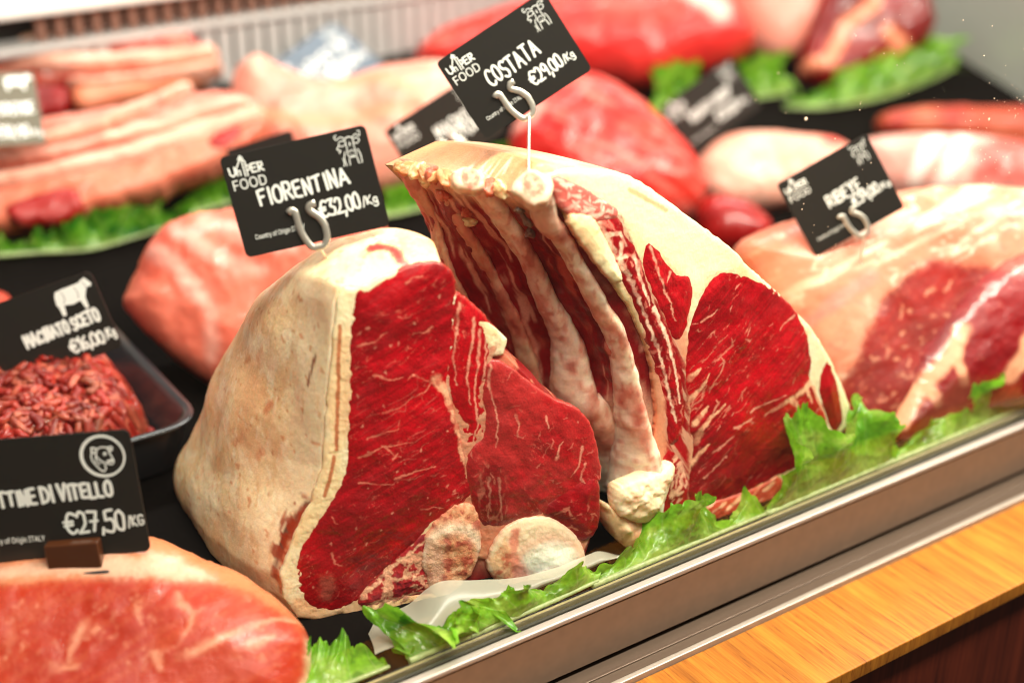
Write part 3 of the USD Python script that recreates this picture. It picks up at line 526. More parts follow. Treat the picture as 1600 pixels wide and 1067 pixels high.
    muscle('rib_eye', eye, 51, 35, mk=eye_mk)
    muscle('corner_muscle', corner, 52, 60)
    muscle('cap_muscle', capm, 53, -60, mk=lambda uv, c: veins(uv, c, [[(650, 260), (672, 330), (695, 390), (712, 440)], [(700, 320), (690, 345)]], V3(.74, .3, .2), w=.0012))
    muscle('side_strip', strip, 54, -60, mk=lambda uv, c: mixc(veins(uv, mixc(c, DEEP, .25), [[(520, 200), (560, 270), (600, 340), (640, 430), (672, 520), (690, 600), (712, 690)], [(540, 230), (575, 225), (590, 255)], [(545, 250), (560, 290), (590, 280)], [(580, 250), (570, 300), (600, 330)], [(610, 280), (625, 340), (650, 400)], [(660, 410), (690, 480), (712, 560), (722, 640)]], V3(.82, .52, .36), w=.0019), PINK, flecks(uv, px(strip), 40, -60, .008, .0010, 37, .5) * .7))
    muscle('top_muscle', top, 55, -40, base=.0004, mk=lambda uv, c: mixc(mixc(c, V3(.66, .17, .13), .65), V3(.88, .62, .48), flecks(uv, px(top), 26, -30, .009, .0013, 38, .7) * .8))
    muscle('cut_bone', bonec, 56, 0, base=.003, matl=FAT, colf=lambda uv: fatty(uv, 57, a=V3(.86, .6, .3), c=V3(.9, .72, .45)), rough=.0006)
    muscle('lower_muscle', low, 58, 60, mk=lambda uv, c: mixc(c, V3(.8, .44, .28), flecks(uv, px(low), 40, 65, .008, .0014, 39, .6) * .8))
    def fringe_col(uv):
        col = raw_meat(uv, 59, 15, base=V3(.55, .05, .03)); f = fibre(uv, 20, 60, 330, 44, 3); return mixc(col, V3(.84, .40, .24), sm((f - .48) / .08) * .85)
    muscle('fat_fringe', fringe, 59, 15, base=.001, colf=fringe_col, rough=.002, matl=FAT)
    # ribs and the wall between them, in planes set back along the joint
    deps = {'a': 0.0, 'b': .016, 'c': .064, 'd': .105, 'e': .135}
    pl = lambda dd: P2.shift(dirb * dd)
    def curve(pts, dd, n=90): q = pl(dd); return spline(q.w(q.px(Z2(pts))), n)
    rb = [(362, 122), (372, 180), (415, 240), (455, 310), (500, 390), (545, 470), (568, 540), (580, 610), (592, 680), (600, 740), (605, 800), (600, 870), (590, 925)]
    rc = [(212, 105), (255, 165), (298, 230), (340, 300), (375, 380), (412, 450), (438, 520), (445, 580), (450, 620), (480, 660), (510, 720), (530, 790), (545, 850)]
    rd = [(90, 75), (120, 130), (165, 200), (210, 270), (250, 340), (285, 410), (312, 470), (330, 530), (345, 590), (370, 650), (410, 720), (440, 800), (460, 850)]
    re_ = [(30, 62), (62, 120), (100, 190), (118, 250), (140, 320), (170, 390), (200, 450), (230, 520), (260, 590), (300, 660), (340, 730), (380, 800), (400, 850)]
    n = 150
    cur = [curve([(395, 85)] + leftf[1:-1], 0.004, n), curve(rb, deps['b'], n), curve(rc, deps['c'], n), curve(rd, deps['d'], n), curve(re_, deps['e'], n)]
    back_r = [P2.w(px(Z2(rightf)))]
    R_ = resample(np.vstack([P2.w(px(Z2(rightf)))]), .001)
    rsp = spline(P2.w(px(Z2(rightf))), 130)
    kd = [.004, deps['b'], deps['c'], deps['d'], deps['e'], .147]
    cur.append(cur[-1] + dirb * .008)
    inward = P2.u
    from scipy.interpolate import CubicSpline, PchipInterpolator
    ci = PchipInterpolator(kd, np.array(cur), axis=0)
    dirr = V3(math.cos(math.radians(98)), math.sin(math.radians(98)), 0)
    rings = []; ds = np.linspace(.004, .147, 120)
    for dd in ds:
        Lc = ci(dd); gap = min(abs(dd - x) for x in kd[1:5]); sag = .003 + .007 * sm(gap / .016)
        k = np.linspace(0, 1, n); Lc = Lc + P2.u * (sag * np.sin(math.pi * np.clip(k * 1.05, 0, 1)) ** .5)[:, None] if True else Lc
        f = 1 - .10 * (dd / .147) ** 2; c = rsp.mean(0); Rc = c + (rsp - c) * f + dirr * (dd - .004) - P2.n * .003 - V3(0, 0, .004 * dd / .165)
        rings.append(np.vstack([Lc, Rc]))
    rings = np.array(rings); rings[:, :, 2] = np.maximum(rings[:, :, 2], .001)
    V = rings.reshape(-1, 3); isL = np.tile(np.r_[np.ones(n), np.zeros(130)], len(ds)); tt = np.tile(np.r_[np.linspace(0, 1, n), np.zeros(130)], len(ds)); dall = np.repeat(ds, n + 130)
    V = V + (P2.u * isL[:, None]) * ((N3(V, 60, 9, 4) - .5) * .010)[:, None]
    def bcol(Vv):
        m = len(V); q = np.c_[dall, tt * .25]; col = np.tile(V3(.24, .003, .006), (m, 1))
        st = N2(q * [260, 24], 1.0, 5, 3); col = mixc(col, V3(.74, .36, .24), sm((st - .56) / .08) * .7); col = mixc(col, V3(.10, .004, .006), sm((.46 - st) / .12) * .6)
        st2 = N2(q * [90, 30], 1.0, 8, 3); col = mixc(col, V3(.62, .12, .07), sm((st2 - .55) / .1) * .6)
        topz = sm((.10 - tt) / .08); col = mixc(col, V3(.78, .42, .22), topz * .75)
        lowz = sm((tt - .62) / .12); col = mixc(col, V3(.78, .50, .32), lowz * .85 * sm((N3(V, 90, 7, 3) - .3) / .2))
        fat = fatty(V, 47, a=V3(.88, .58, .32)); tl = np.tile(np.r_[np.zeros(n), (np.arange(130) > 126) * 1.0], len(ds)) * sm((dall - .01) / .02); fat = mixc(fat, V3(.74, .27, .10), tl * .8); col = col * isL[:, None] + fat * (1 - isL[:, None])
        return np.vstack([col, col[:1], col[-1:]])
    V_wall = V.copy()
    loftbody(t, 'rib_wall', list(V.reshape(len(ds), n + 130, 3)), MEAT, bcol)
    def rib(pts, dd, prof, seed, label=None, a=V3(.88, .60, .42), b=V3(.78, .36, .24), c=V3(.92, .74, .56)):
        n = 160; cc = curve(pts, dd, n); rr = np.interp(np.linspace(0, 1, n), *zip(*prof))
        rr = rr * .88 * (1 + .14 * (meshkit.fbm(np.c_[np.linspace(0, 1, n) * 9, np.zeros(n) + seed, np.zeros(n)], 3, seed) - .5)); cc = cc + P2.u * .0055
        V, Fc = tube(cc, rr, 28); cx_ = np.vstack([np.repeat(cc, 28, 0), cc[:1], cc[-1:]]); V = cx_ + (V - cx_) - np.outer(((V - cx_) @ P2.u) * .55, P2.u) + np.outer(((V - cx_) @ dirb) * .22, dirb)
        nz = (N3(V, 55, seed, 2) - .5) * .0030 + (N3(V, 150, seed + 3, 3) - .5) * .0026 + (N3(V, 420, seed + 2, 2) - .5) * .0008
        cen = np.vstack([np.repeat(cc, 28, 0), cc[:1], cc[-1:]]); rad = V - cen; rad /= np.linalg.norm(rad, axis=1, keepdims=True) + 1e-9
        V = V + rad * nz[:, None]
        V[:, 2] = np.maximum(V[:, 2], .0015)
        col = fatty(V, seed, a=a, b=b, c=c); tq = np.r_[np.repeat(np.linspace(0, 1, n), 28), 0, 1]
        st = N3(V * [1, 1, .2], 330, seed + 5, 3); col = mixc(col, V3(.60, .15, .09), sm((st - .54) / .09) * .6); st3 = N3(V * [1, 1, .5], 80, seed + 9, 3); col = mixc(col, V3(.66, .20, .13), sm((st3 - .54) / .1) * .55); col = mixc(col, V3(.34, .03, .02), sm((st3 - .66) / .06) * .5)
        col = mixc(col, V3(.92, .78, .56), sm((tq - .82) / .1) * .6)
        p = part(t, 'rib_bone', V, Fc, FAT, col, label=label)
        return p, cc
    pr1 = [(0, .0135), (.06, .0130), (.14, .0095), (.4, .0100), (.6, .0125), (.75, .017), (.85, .024), (.95, .026), (1, .020)]
    p1, c1 = rib(rb, deps['b'], pr1, 91, 'nearest rib bone with a round cut end and knobbly foot')
    pr2 = [(0, .0125), (.1, .0115), (.3, .0105), (.45, .0125), (.58, .018), (.75, .026), (1, .02)]
    p2, c2 = rib(rc, deps['c'], pr2, 92, 'middle rib bone widening at its foot')
    pr3 = [(0, .010), (.1, .007), (.4, .007), (.6, .011), (1, .013)]
    rib(rd, deps['d'], pr3, 93, None, a=V3(.62, .22, .13), b=V3(.5, .08, .05), c=V3(.78, .5, .3))
    rib(re_, deps['e'], [(0, .010), (.2, .0065), (.5, .008), (1, .010)], 94, None, a=V3(.68, .3, .18), b=V3(.55, .12, .07), c=V3(.8, .55, .34))
    # round cut ends of the ribs
    for pp, (x, y), dd, s in ((p1, (362, 122), deps['b'], .0125), (p2, (212, 102), deps['c'], .0105)):
        q = Plane(pl(dd).w(pl(dd).px(Z2([(x, y)])))[0] - fwd * .016, 238, 42)
        th = np.linspace(0, 2 * math.pi, 40, endpoint=False); poly = np.c_[np.cos(th) * s, np.sin(th) * s * .9]; poly = rag(poly, .0045, 90, 4 + int(x))
        V, Fc, uv, d = slab(q, poly, .0008, .003, .005, .008, 0, .001, 200, 8)
        rr = np.linalg.norm(uv / s, axis=1); col = np.tile(V3(.86, .58, .40), (len(uv), 1)); rr = rr + .5 * (N2(uv, 150, 3, 3) - .5); col = mixc(col, V3(.62, .20, .12), sm((.72 - rr) / .15) * (.4 + .6 * sm((N2(uv, 500, 6, 3) - .35) / .2)))
        part(t, 'marrow_end', V, Fc, BONE, col, under=pp)
    # knob at the foot
    foot = pl(.004); Q = rag(resample(chaikin(foot.px(Z2([(545, 835), (580, 815), (640, 800), (682, 768), (690, 790), (672, 850), (655, 900), (620, 925), (570, 920), (540, 890)])), 2), .0015), .002, 150, 5)
    V, Fc, uv, d = pillow(foot.shift(P2.n * .010), Q, .001, .008, .02, .016, .005, 130, 6)
    part(t, 'foot_knob', V, Fc, FAT, fatty(uv, 66, a=V3(.88, .64, .36), b=V3(.76, .38, .18), c=V3(.94, .80, .56)))
    Q = rag(resample(chaikin(foot.px(Z2([(525, 870), (560, 900), (640, 925), (662, 960), (655, 1000), (630, 1015), (580, 990), (540, 950)])), 1), .0015), .0015, 150, 5)
    V, Fc, uv, d = pillow(foot.shift(P2.n * .006), Q, .001, .008, .03, .014, .003, 120, 7)
    c = fatty(uv, 67, a=V3(.72, .40, .20), b=V3(.5, .16, .08), c=V3(.82, .58, .36)); f = fibre(uv, -70, 60, 300, 4, 3); part(t, 'foot_membrane', V, Fc, FAT, mixc(c, V3(.42, .12, .06), sm((f - .52) / .1) * .6))
    Vb = V_wall
    def scrap(x, y, size, c, seed, flat=.6, lift=.0):
        p = snap(Vb, [(x, y)], 4)[0]; b = trimesh.creation.icosphere(3, 1.0); v = np.array(b.vertices); rr = np.random.default_rng(seed); q, _ = np.linalg.qr(rr.normal(size=(3, 3)))
        v = v * (1 + 1.1 * (N3(v, 1.3, seed, 3)[:, None] - .5)) * [1, .75, flat] @ q * size * .95 + p + fwd * size * .35
        cc = mixc(np.tile(c, (len(v), 1)), c * V3(1.15, 1.7, 1.9), sm((N3(v, 220, seed, 3) - .5) / .1) * .7); part(t, 'scrap', v, np.array(b.faces), FAT, np.clip(cc, 0, .95))
    OR_, RD_, CR_ = V3(.72, .25, .10), V3(.50, .10, .05), V3(.80, .42, .20)
    for k, (x, y, sz, c) in enumerate([(625, 258, .006, OR_), (640, 250, .009, OR_), (655, 254, .008, CR_), (668, 252, .007, OR_), (684, 256, .008, RD_), (698, 258, .009, OR_), (715, 262, .008, CR_), (665, 285, .007, CR_), (690, 300, .008, RD_), (678, 272, .006, OR_), (752, 268, .008, OR_), (770, 274, .009, RD_), (785, 280, .007, CR_), (800, 272, .006, OR_), (790, 268, .006, RD_), (735, 262, .008, OR_), (845, 262, .006, CR_),
          (735, 345, .006, CR_), (728, 330, .006, RD_), (812, 330, .005, V3(.16, .10, .07)), (820, 345, .006, V3(.16, .10, .07)), (832, 365, .005, V3(.14, .08, .06)), (885, 610, .006, CR_), (940, 690, .007, CR_), (960, 665, .006, OR_), (930, 800, .006, OR_)]): scrap(x, y, sz, c, 200 + k)
    return t, P2
cost, PC = costata()
# ------------------------------------------------------------------ price cards
G = {  # handwritten capitals and figures as strokes in a unit box
 'A': [[(0, 0), (.45, 1), (.9, 0)], [(.15, .35), (.75, .35)]], 'B': [[(0, 0), (0, 1), (.5, .95), (.6, .75), (.45, .55), (0, .52)], [(.45, .53), (.7, .3), (.5, .03), (0, 0)]], 'C': [[(.75, .85), (.45, 1), (.1, .75), (0, .4), (.2, .05), (.5, 0), (.75, .15)]],
 'D': [[(0, 0), (0, 1)], [(-.05, 1), (.5, .9), (.75, .5), (.5, .1), (-.05, 0)]], 'E': [[(.6, 1), (0, .95), (0, .05), (.6, 0)], [(0, .5), (.5, .52)]], 'F': [[(.65, 1), (0, .95), (0, 0)], [(0, .52), (.5, .55)]], 'G': [[(.75, .85), (.4, 1), (.05, .7), (.05, .25), (.4, 0), (.75, .2), (.75, .45), (.45, .45)]],
 'I': [[(.1, 0), (.1, 1)]], 'K': [[(0, 0), (0, 1)], [(.6, 1), (0, .45), (.65, 0)]], 'L': [[(0, 1), (0, .03), (.55, 0)]], 'M': [[(0, 0), (.08, 1), (.42, .35), (.78, 1), (.85, 0)]], 'N': [[(0, 0), (.05, 1), (.6, 0), (.65, 1)]],
 'O': [[(.4, 1), (.1, .8), (0, .45), (.15, .08), (.4, 0), (.68, .2), (.75, .6), (.6, .92), (.4, 1)]], 'R': [[(0, 0), (0, 1), (.5, .95), (.6, .7), (.4, .48), (0, .45)], [(.25, .45), (.65, 0)]], 'S': [[(.65, .9), (.35, 1), (.05, .8), (.15, .58), (.5, .45), (.65, .22), (.4, 0), (0, .1)]],
 'T': [[(-.05, .97), (.75, 1)], [(.35, 1), (.33, 0)]], 'V': [[(0, 1), (.35, 0), (.75, 1)]], 'Y': [[(0, 1), (.35, .5), (.7, 1)], [(.35, .5), (.33, 0)]], 'U': [[(0, 1), (.03, .2), (.3, 0), (.6, .2), (.65, 1)]], 'P': [[(0, 0), (0, 1), (.5, .95), (.6, .7), (.4, .48), (0, .45)]],
 '0': [[(.35, 1), (.08, .8), (0, .4), (.15, .05), (.4, .02), (.6, .3), (.6, .7), (.35, 1)]], '1': [[(0, .75), (.25, 1), (.25, 0)]], '2': [[(.02, .78), (.25, 1), (.55, .85), (.5, .5), (0, .02), (.65, 0)]], '3': [[(.05, .95), (.55, .98), (.25, .6), (.6, .4), (.45, .05), (0, .05)]],
 '4': [[(.45, 0), (.45, 1), (0, .35), (.7, .35)]], '5': [[(.6, 1), (.1, .98), (.08, .55), (.45, .6), (.6, .3), (.4, 0), (0, .06)]], '6': [[(.5, 1), (.1, .6), (.02, .25), (.25, 0), (.55, .15), (.5, .45), (.1, .4)]], '7': [[(0, 1), (.65, .98), (.25, 0)], [(.1, .5), (.6, .52)]], '8': [[(.3, .55), (.05, .8), (.3, 1), (.55, .8), (.3, .55), (0, .25), (.3, 0), (.6, .25), (.3, .55)]], '9': [[(.58, .7), (.3, .45), (.05, .7), (.3, 1), (.58, .75), (.5, 0)]],
 ',': [[(.12, .12), (0, -.2)]], '/': [[(0, -.05), (.4, 1.05)]], 'g': [[(.5, .5), (.2, .62), (0, .3), (.25, .05), (.5, .3), (.5, .6), (.5, -.2), (.2, -.38), (0, -.25)]], 'e': [[(0, .3), (.45, .35), (.25, .6), (0, .3), (.2, 0), (.45, .1)]],
 'E_': [[(.75, .9), (.4, 1), (.12, .7), (.1, .3), (.4, 0), (.75, .12)], [(-.08, .6), (.55, .62)], [(-.08, .4), (.5, .42)]]}
def hand(text, x, y, h, w, seed=0, adv=.34, tilt=0.0, W=None):
    """handwriting as a shapely shape: letters of height h from (x, y), pen width w"""
    r = np.random.default_rng(seed); out = []; cx = 0.0; full = sum(.45 if c_ == ' ' else max(max(p[0] for p in s_) for s_ in G['E_' if c_ == '€' else c_]) + adv for c_ in text) - adv
    kx = .92 if W is None else W / (full * h)
    for ch in text:
        if ch == ' ': cx += .45; continue
        st = G['E_' if ch == '€' else ch]; wd = max(max(p[0] for p in s_) for s_ in st); dy = r.uniform(-.05, .05); sc = r.uniform(.93, 1.07)
        for s_ in st:
            p = np.array(s_) * sc + [cx, dy] + r.normal(0, .018, (len(s_), 2))
            if len(p) > 3: p = spline(p, len(p) * 5)
            p = p * h * [kx, 1]; a = math.radians(tilt); p = p @ np.array([[math.cos(a), math.sin(a)], [-math.sin(a), math.cos(a)]])
            out.append(LineString(p + [x, y]).buffer(w / 2, quad_segs=4))
        cx += wd + adv
    return unary_union(out)
def shape_mesh(sh, depth):
    ms = [trimesh.creation.extrude_polygon(g, depth, engine='earcut') for g in getattr(sh, 'geoms', [sh]) if g.area > 1e-9]
    return tm(trimesh.util.concatenate(ms))
def typed(text, x, y, h, depth=.0002, bold=False, W=None):
    m = meshkit.text_mesh(text, h, depth, bold); v, f = tm(m)
    if W: v[:, 0] *= W / (v[:, 0].max() - v[:, 0].min())
    return v + [x - v[:, 0].min(), y, 0], f
def L_(pts, w): return LineString(pts).buffer(w / 2, quad_segs=4)
def S_(pts, w, n=24): return L_(spline(np.array(pts, float), n), w)
def logo(x, y, s):
    """two-line shop mark with an arrow roof over the first line"""
    w = .0023 * s; o = lambda P: [(x + a * s, y + b * s) for a, b in P]
    up = [L_(o([(0, .012), (.0003, .0065), (.0025, .0048), (.0048, .0065), (.005, .012)]), w * .62), L_(o([(.0064, .0048), (.0064, .0105), (.0098, .0155)]), w * .5), L_(o([(.0064, .0085), (.0090, .0085), (.0090, .0045)]), w * .45), L_(o([(.0125, .0030), (.0125, .0165)]), w * .45),
          L_(o([(.0098, .0155), (.0118, .0185), (.0150, .0150)]), w * .5), L_(o([(.0098, .0178), (.0118, .0205), (.0140, .0182)]), w * .42), L_(o([(.0148, .0030), (.0148, .0150)]), w * .45), L_(o([(.0148, .0118), (.0172, .0112), (.0172, .0078), (.0148, .0072)]), w * .5),
          L_(o([(.0230, .012), (.0190, .012), (.0190, .0050), (.0230, .0050)]), w * .62), L_(o([(.0190, .0086), (.0224, .0086)]), w * .55), L_(o([(.0248, .0048), (.0248, .012), (.0282, .0116), (.0284, .0090), (.0248, .0082), (.0288, .0048)]), w * .6)]
    return unary_union(up), typed('FOOD', x + .0002 * s, y - .0072 * s, .0085 * s, W=.0285 * s)
def cow_front(cx, cy, s):
    o = lambda P: [(cx + a * s, cy + b * s) for a, b in P]; w = .00058 * s
    return unary_union([S_(o([(-.003, .008), (-.006, .0105), (-.0095, .009), (-.0105, .0115), (-.0085, .0125)]), w), S_(o([(.003, .008), (.006, .0105), (.0085, .0085), (.0095, .012), (.0078, .0125)]), w), S_(o([(-.003, .008), (0, .0095), (.003, .008)]), w * 1.3), S_(o([(-.003, .0065), (-.0065, .0075), (-.0085, .005), (-.006, .0035), (-.003, .0048)]), w), S_(o([(.003, .0065), (.006, .0078), (.0078, .0055), (.0055, .0035), (.003, .0048)]), w),
        S_(o([(-.0085, .004), (-.0105, .002), (-.008, .0005), (-.0095, -.001)]), w * 1.2), S_(o([(-.003, .007), (-.0028, .002), (-.0035, -.003), (-.002, -.006), (.002, -.006), (.0035, -.003), (.0028, .002), (.003, .007)]), w), Point(cx - .0012 * s, cy - .0035 * s).buffer(w * .6), Point(cx + .0012 * s, cy - .0035 * s).buffer(w * .6), S_(o([(-.0025, -.002), (0, -.0008), (.0025, -.002)]), w), S_(o([(-.0014, -.0048), (0, -.0053), (.0014, -.0048)]), w),
        S_(o([(-.005, -.001), (-.0065, -.006), (-.006, -.0115)]), w * 1.1), S_(o([(.005, -.001), (.0062, -.006), (.0058, -.0115)]), w * 1.1), S_(o([(-.003, -.0065), (-.0035, -.0115)]), w * 1.2), S_(o([(.003, -.0065), (.0035, -.0115)]), w * 1.2), S_(o([(0, .005), (0, .003)]), w * 1.6), S_(o([(-.008, -.0055), (-.0075, -.009), (-.0085, -.0115)]), w)])
def cow_side(cx, cy, s, fc=1):
    P = np.array([(-.0125, -.010), (-.0105, -.010), (-.0095, -.003), (-.003, -.0045), (.003, -.0035), (.0045, -.010), (.0062, -.010), (.0065, -.003), (.0085, .001), (.0110, .004), (.0135, .0035), (.0142, .005), (.0125, .0075), (.0110, .0098), (.0100, .0085), (.0085, .009), (.0070, .0075), (-.006, .0072), (-.0115, .0065), (-.0130, .0035), (-.0138, -.002), (-.0130, -.003), (-.0120, .001), (-.0128, -.004)]) * s
    sh = Polygon(P + [cx, cy]).buffer(.0004 * s)
    return sh.difference(unary_union([S_([(cx + a * s, cy + b * s) for a, b in q], .0005 * s) for q in ([(-.008, .006), (-.007, .001), (-.009, -.002)], [(.002, .006), (.003, .001), (.002, -.002)], [(.0085, .0075), (.0100, .005), (.0095, .003)])]))
def calf_badge(cx, cy, R):
    o = lambda P: [(cx + a * R, cy + b * R) for a, b in P]; w = .055 * R
    return unary_union([Point(cx, cy).buffer(R).difference(Point(cx + .03 * R, cy - .0 * R).buffer(R * .88)), S_(o([(-.18, .35), (.05, .42), (.28, .36), (.34, .1), (.42, -.12), (.46, -.28), (.32, -.42), (.14, -.36), (.0, -.3), (-.2, -.12), (-.28, .08), (-.18, .35)]), w), S_(o([(-.18, .33), (-.42, .42), (-.44, .22), (-.24, .18)]), w * 1.3), S_(o([(.26, .36), (.46, .4), (.48, .28), (.36, .24)]), w * 1.3),
        Point(cx + .12 * R, cy + .1 * R).buffer(R * .075), S_(o([(.2, -.26), (.4, -.22)]), w * 2), S_(o([(-.44, .2), (-.5, -.05), (-.36, -.4), (-.06, -.72), (.06, -.55), (.02, -.42)]), w), S_(o([(-.3, .05), (-.32, -.2), (-.18, -.36)]), w * .8)])
def price_card(label, corners, D, name, price, lean=12, az=None, emblem='front', clip=None, mat_=None, blur=False, normal=None, tint=None, unit_='/Kg', name_pos=(.30, .50), price_pos=(.56, .26), name_h=.0125, price_h=.0108, cat='price card', origin='Country of Origin ITALY', base=None, name_adv=.34, holder=None, name_w=.6, price_w=.28, unit_w=.10):
    """card standing where its four picture corners fall at distance D; clip = picture points (foot of the pin in the meat)"""
    c = np.mean(corners, 0); P0 = atd(c[0], c[1], D)
    if normal is None:
        a = math.degrees(math.atan2(-fh[1], -fh[0])) if az is None else az
        pl = Plane(P0, a, lean); n = pl.n
    else: n = unit(normal)
    q = [onplane(x, y, P0, n) for x, y in corners]; u = unit((q[1] - q[0]) + (q[2] - q[3])); v = (q[0] - q[3]) + (q[1] - q[2]); v = unit(v - u * (u @ v)); n = np.cross(u, v)
    Wd = .5 * (np.linalg.norm(q[1] - q[0]) + np.linalg.norm(q[2] - q[3])); Ht = .5 * (abs((q[0] - q[3]) @ v) + abs((q[1] - q[2]) @ v)); O = np.mean(q, 0) - u * Wd / 2 - v * Ht / 2
    k = Wd / .105; X = lambda vf, h=0.0: (O + vf[0][:, :1] * u + vf[0][:, 1:2] * v + (vf[0][:, 2:3] + h) * n, vf[1])
    t = Thing('price_card', label, cat, O + u * Wd / 2, group='price cards standing in the meats')
    rr = from_round(Wd, Ht, .0042 * k)
    m = trimesh.creation.extrude_polygon(rr, .0008, engine='earcut'); part(t, 'card', *X(tm(m), -.0008), mat_ or CARD, smooth=30)
    lift = .0001; ink = lambda nm, vf: part(t, nm, *X(vf, lift), INK, smooth=False)
    if emblem in ('front', 'side', 'both'):
        lg, fd = logo(.0042 * k, Ht - .0190 * k, .84 * k); ink('shop_mark', cat_([shape_mesh(lg, .0002), fd]))
    if emblem == 'front': ink('cow_emblem', shape_mesh(cow_front(Wd - .0135 * k, Ht - .0145 * k, .92 * k), .0002))
    if emblem == 'side': ink('cow_emblem', shape_mesh(cow_side(Wd - .0165 * k, Ht - .0125 * k, .95 * k), .0002))
    if emblem == 'calf': ink('calf_emblem', shape_mesh(calf_badge(Wd - .0175 * k, Ht - .0148 * k, .0128 * k), .0002))
    if name: ink('name_text', shape_mesh(hand(name, name_pos[0] * Wd, name_pos[1] * Ht, name_h * k, .0019 * k, len(name), name_adv, 2, name_w * Wd), .0002))
    if price: ink('price_text', shape_mesh(unary_union([hand(price, price_pos[0] * Wd, price_pos[1] * Ht, price_h * k, .0017 * k, 7 + len(price), .2, 2, price_w * Wd), hand(unit_, (price_pos[0] + price_w + .02) * Wd, price_pos[1] * Ht + .0022 * k, .0065 * k, .0010 * k, 3, .2, 2, unit_w * Wd)]), .0002))
    if origin: ink('origin_text', typed(origin, .010 * k, .155 * Ht, .0034 * k, bold=False, W=.036 * k * min(1, len(origin) / 20)))
    if clip is not None:
        # flat metal loop hugging the card, with a pin into the meat
        cx = clip[0] * Wd; s = 1.32 * k; off = .0016
        loop = [(-.0095, .0205), (-.0072, .0215), (-.0058, .020), (-.0056, .012), (-.0040, .0045), (-.0005, -.0008), (.0040, -.0008), (.0078, .0045), (.0080, .009), (.0062, .0145), (.0018, .0205), (.0030, .0222), (.0060, .0226)]
        pts = spline(np.array([(cx + a * s, b * s - .002, 0) for a, b in loop]), 60); hump = off + .0006 * np.sin(np.linspace(0, math.pi, 60))
        Vc, Fc = tube(np.c_[pts[:, :2], hump * 0], .0019 * s, 10); Vc[:, 2] = Vc[:, 2] * .35 + .0013; cp = part(t, 'clip', *X((Vc, Fc)), STEEL)
        a = O + u * (cx + .002 * s) + v * (-.003) + n * off; b = np.asarray(clip[1]); d = unit(b - a)
        part(t, 'pin', *tube([a, a + (b - a) * .5, b + d * .012], .0009, 8), STEEL, under=cp)
    return t, (O, u, v, n, Wd, Ht, k)
def from_round(w, h, r):
    from shapely import box as sb
    return sb(r, r, w - r, h - r).buffer(r, quad_segs=6)
def fpt(x, y, V):                                  # foot of a pin on a body's surface
    return snap(V, [(x, y)], 5)[0]
pf = fpt(506, 400, FV)
Dp = float(np.linalg.norm(pf - C))
price_card('black FIORENTINA price card with steel clip above the large T-bone steak', [(340, 243), (567, 200), (612, 348), (388, 407)], Dp - .012, 'FIORENTINA', '€32,00', clip=(.475, pf), name_pos=(.19, .46), price_pos=(.57, .215), name_h=.0112, name_w=.62, price_w=.27, unit_w=.10)
pc = ony(826, 270, onz(822, 300, .22)[1] if False else PC.shift(V3(math.cos(math.radians(114)), math.sin(math.radians(114)), 0) * .03).o[1] + .02)
price_card('black COSTATA price card pinned high above the rib roast, tilted to the right', [(688, 83), (862, -12), (912, 107), (752, 232)], float(np.linalg.norm(pc - C)) + .01, 'COSTATA', '€29,00', clip=(.36, pc), name_pos=(.27, .44), price_pos=(.55, .19), name_h=.0130, name_w=.46, price_w=.28, unit_w=.09)
price_card('dark MAGRO price card half hidden behind the COSTATA card', [(600, 205), (735, 118), (790, 205), (655, 290)], 1.28, 'MAGRO', '€19,00', clip=(.5, atd(745, 300, 1.30)), name_pos=(.42, .42), name_w=.36)
price_card('far black two-line price card among lettuce below the upper red cuts', [(1030, 172), (1140, 88), (1192, 168), (1080, 240)], 1.62, 'ROAST BEEF', '€25,00', name_pos=(.24, .46), price_pos=(.5, .2), name_h=.0105, name_w=.56)
price_card('small dark price card corner peeping out behind the FIORENTINA card', [(350, 234), (450, 205), (480, 260), (375, 295)], 1.35, None, None, origin=None, emblem='none')
price_card('MACINATO black price card behind the minced meat tray', [(-78, 498), (152, 421), (181, 543), (-45, 628)], 1.16, 'MACINATO SCETO', '€16,00', emblem='side', name_pos=(.435, .37), price_pos=(.69, .12), name_h=.0080, price_h=.0080, name_adv=.32, name_w=.50, price_w=.22, unit_w=.06, origin=None)
# glare cards: turned up to the rear lamp, glare also tinted into their colour
def glare_normal(c, D, lamp): p = atd(*c, D); return unit(unit(C - p) + unit(lamp - p))
price_card('black price card with lamp glare tinted in pale blue-grey on the pale roast at rear', [(402, 112), (522, 38), (598, 97), (488, 188)], 1.72, 'ARISTA', '€12,00', mat_=GLARE_B, normal=glare_normal((500, 110), 1.72, V3(1.0, 1.42, 1.05)), clip=(.5, atd(500, 195, 1.74)))
price_card('price card with glare tinted in olive grey, cut off at the left edge of the picture', [(-112, 118), (62, 112), (62, 226), (-112, 232)], 1.45, 'COSTINE', '€10,90', mat_=GLARE_O, normal=unit(glare_normal((20, 170), 1.45, V3(.5, 1.42, 1.05)) + V3(0, -.05, 0)), emblem='side', name_pos=(.62, .42), price_pos=(.58, .1), price_h=.013, name_w=.32)
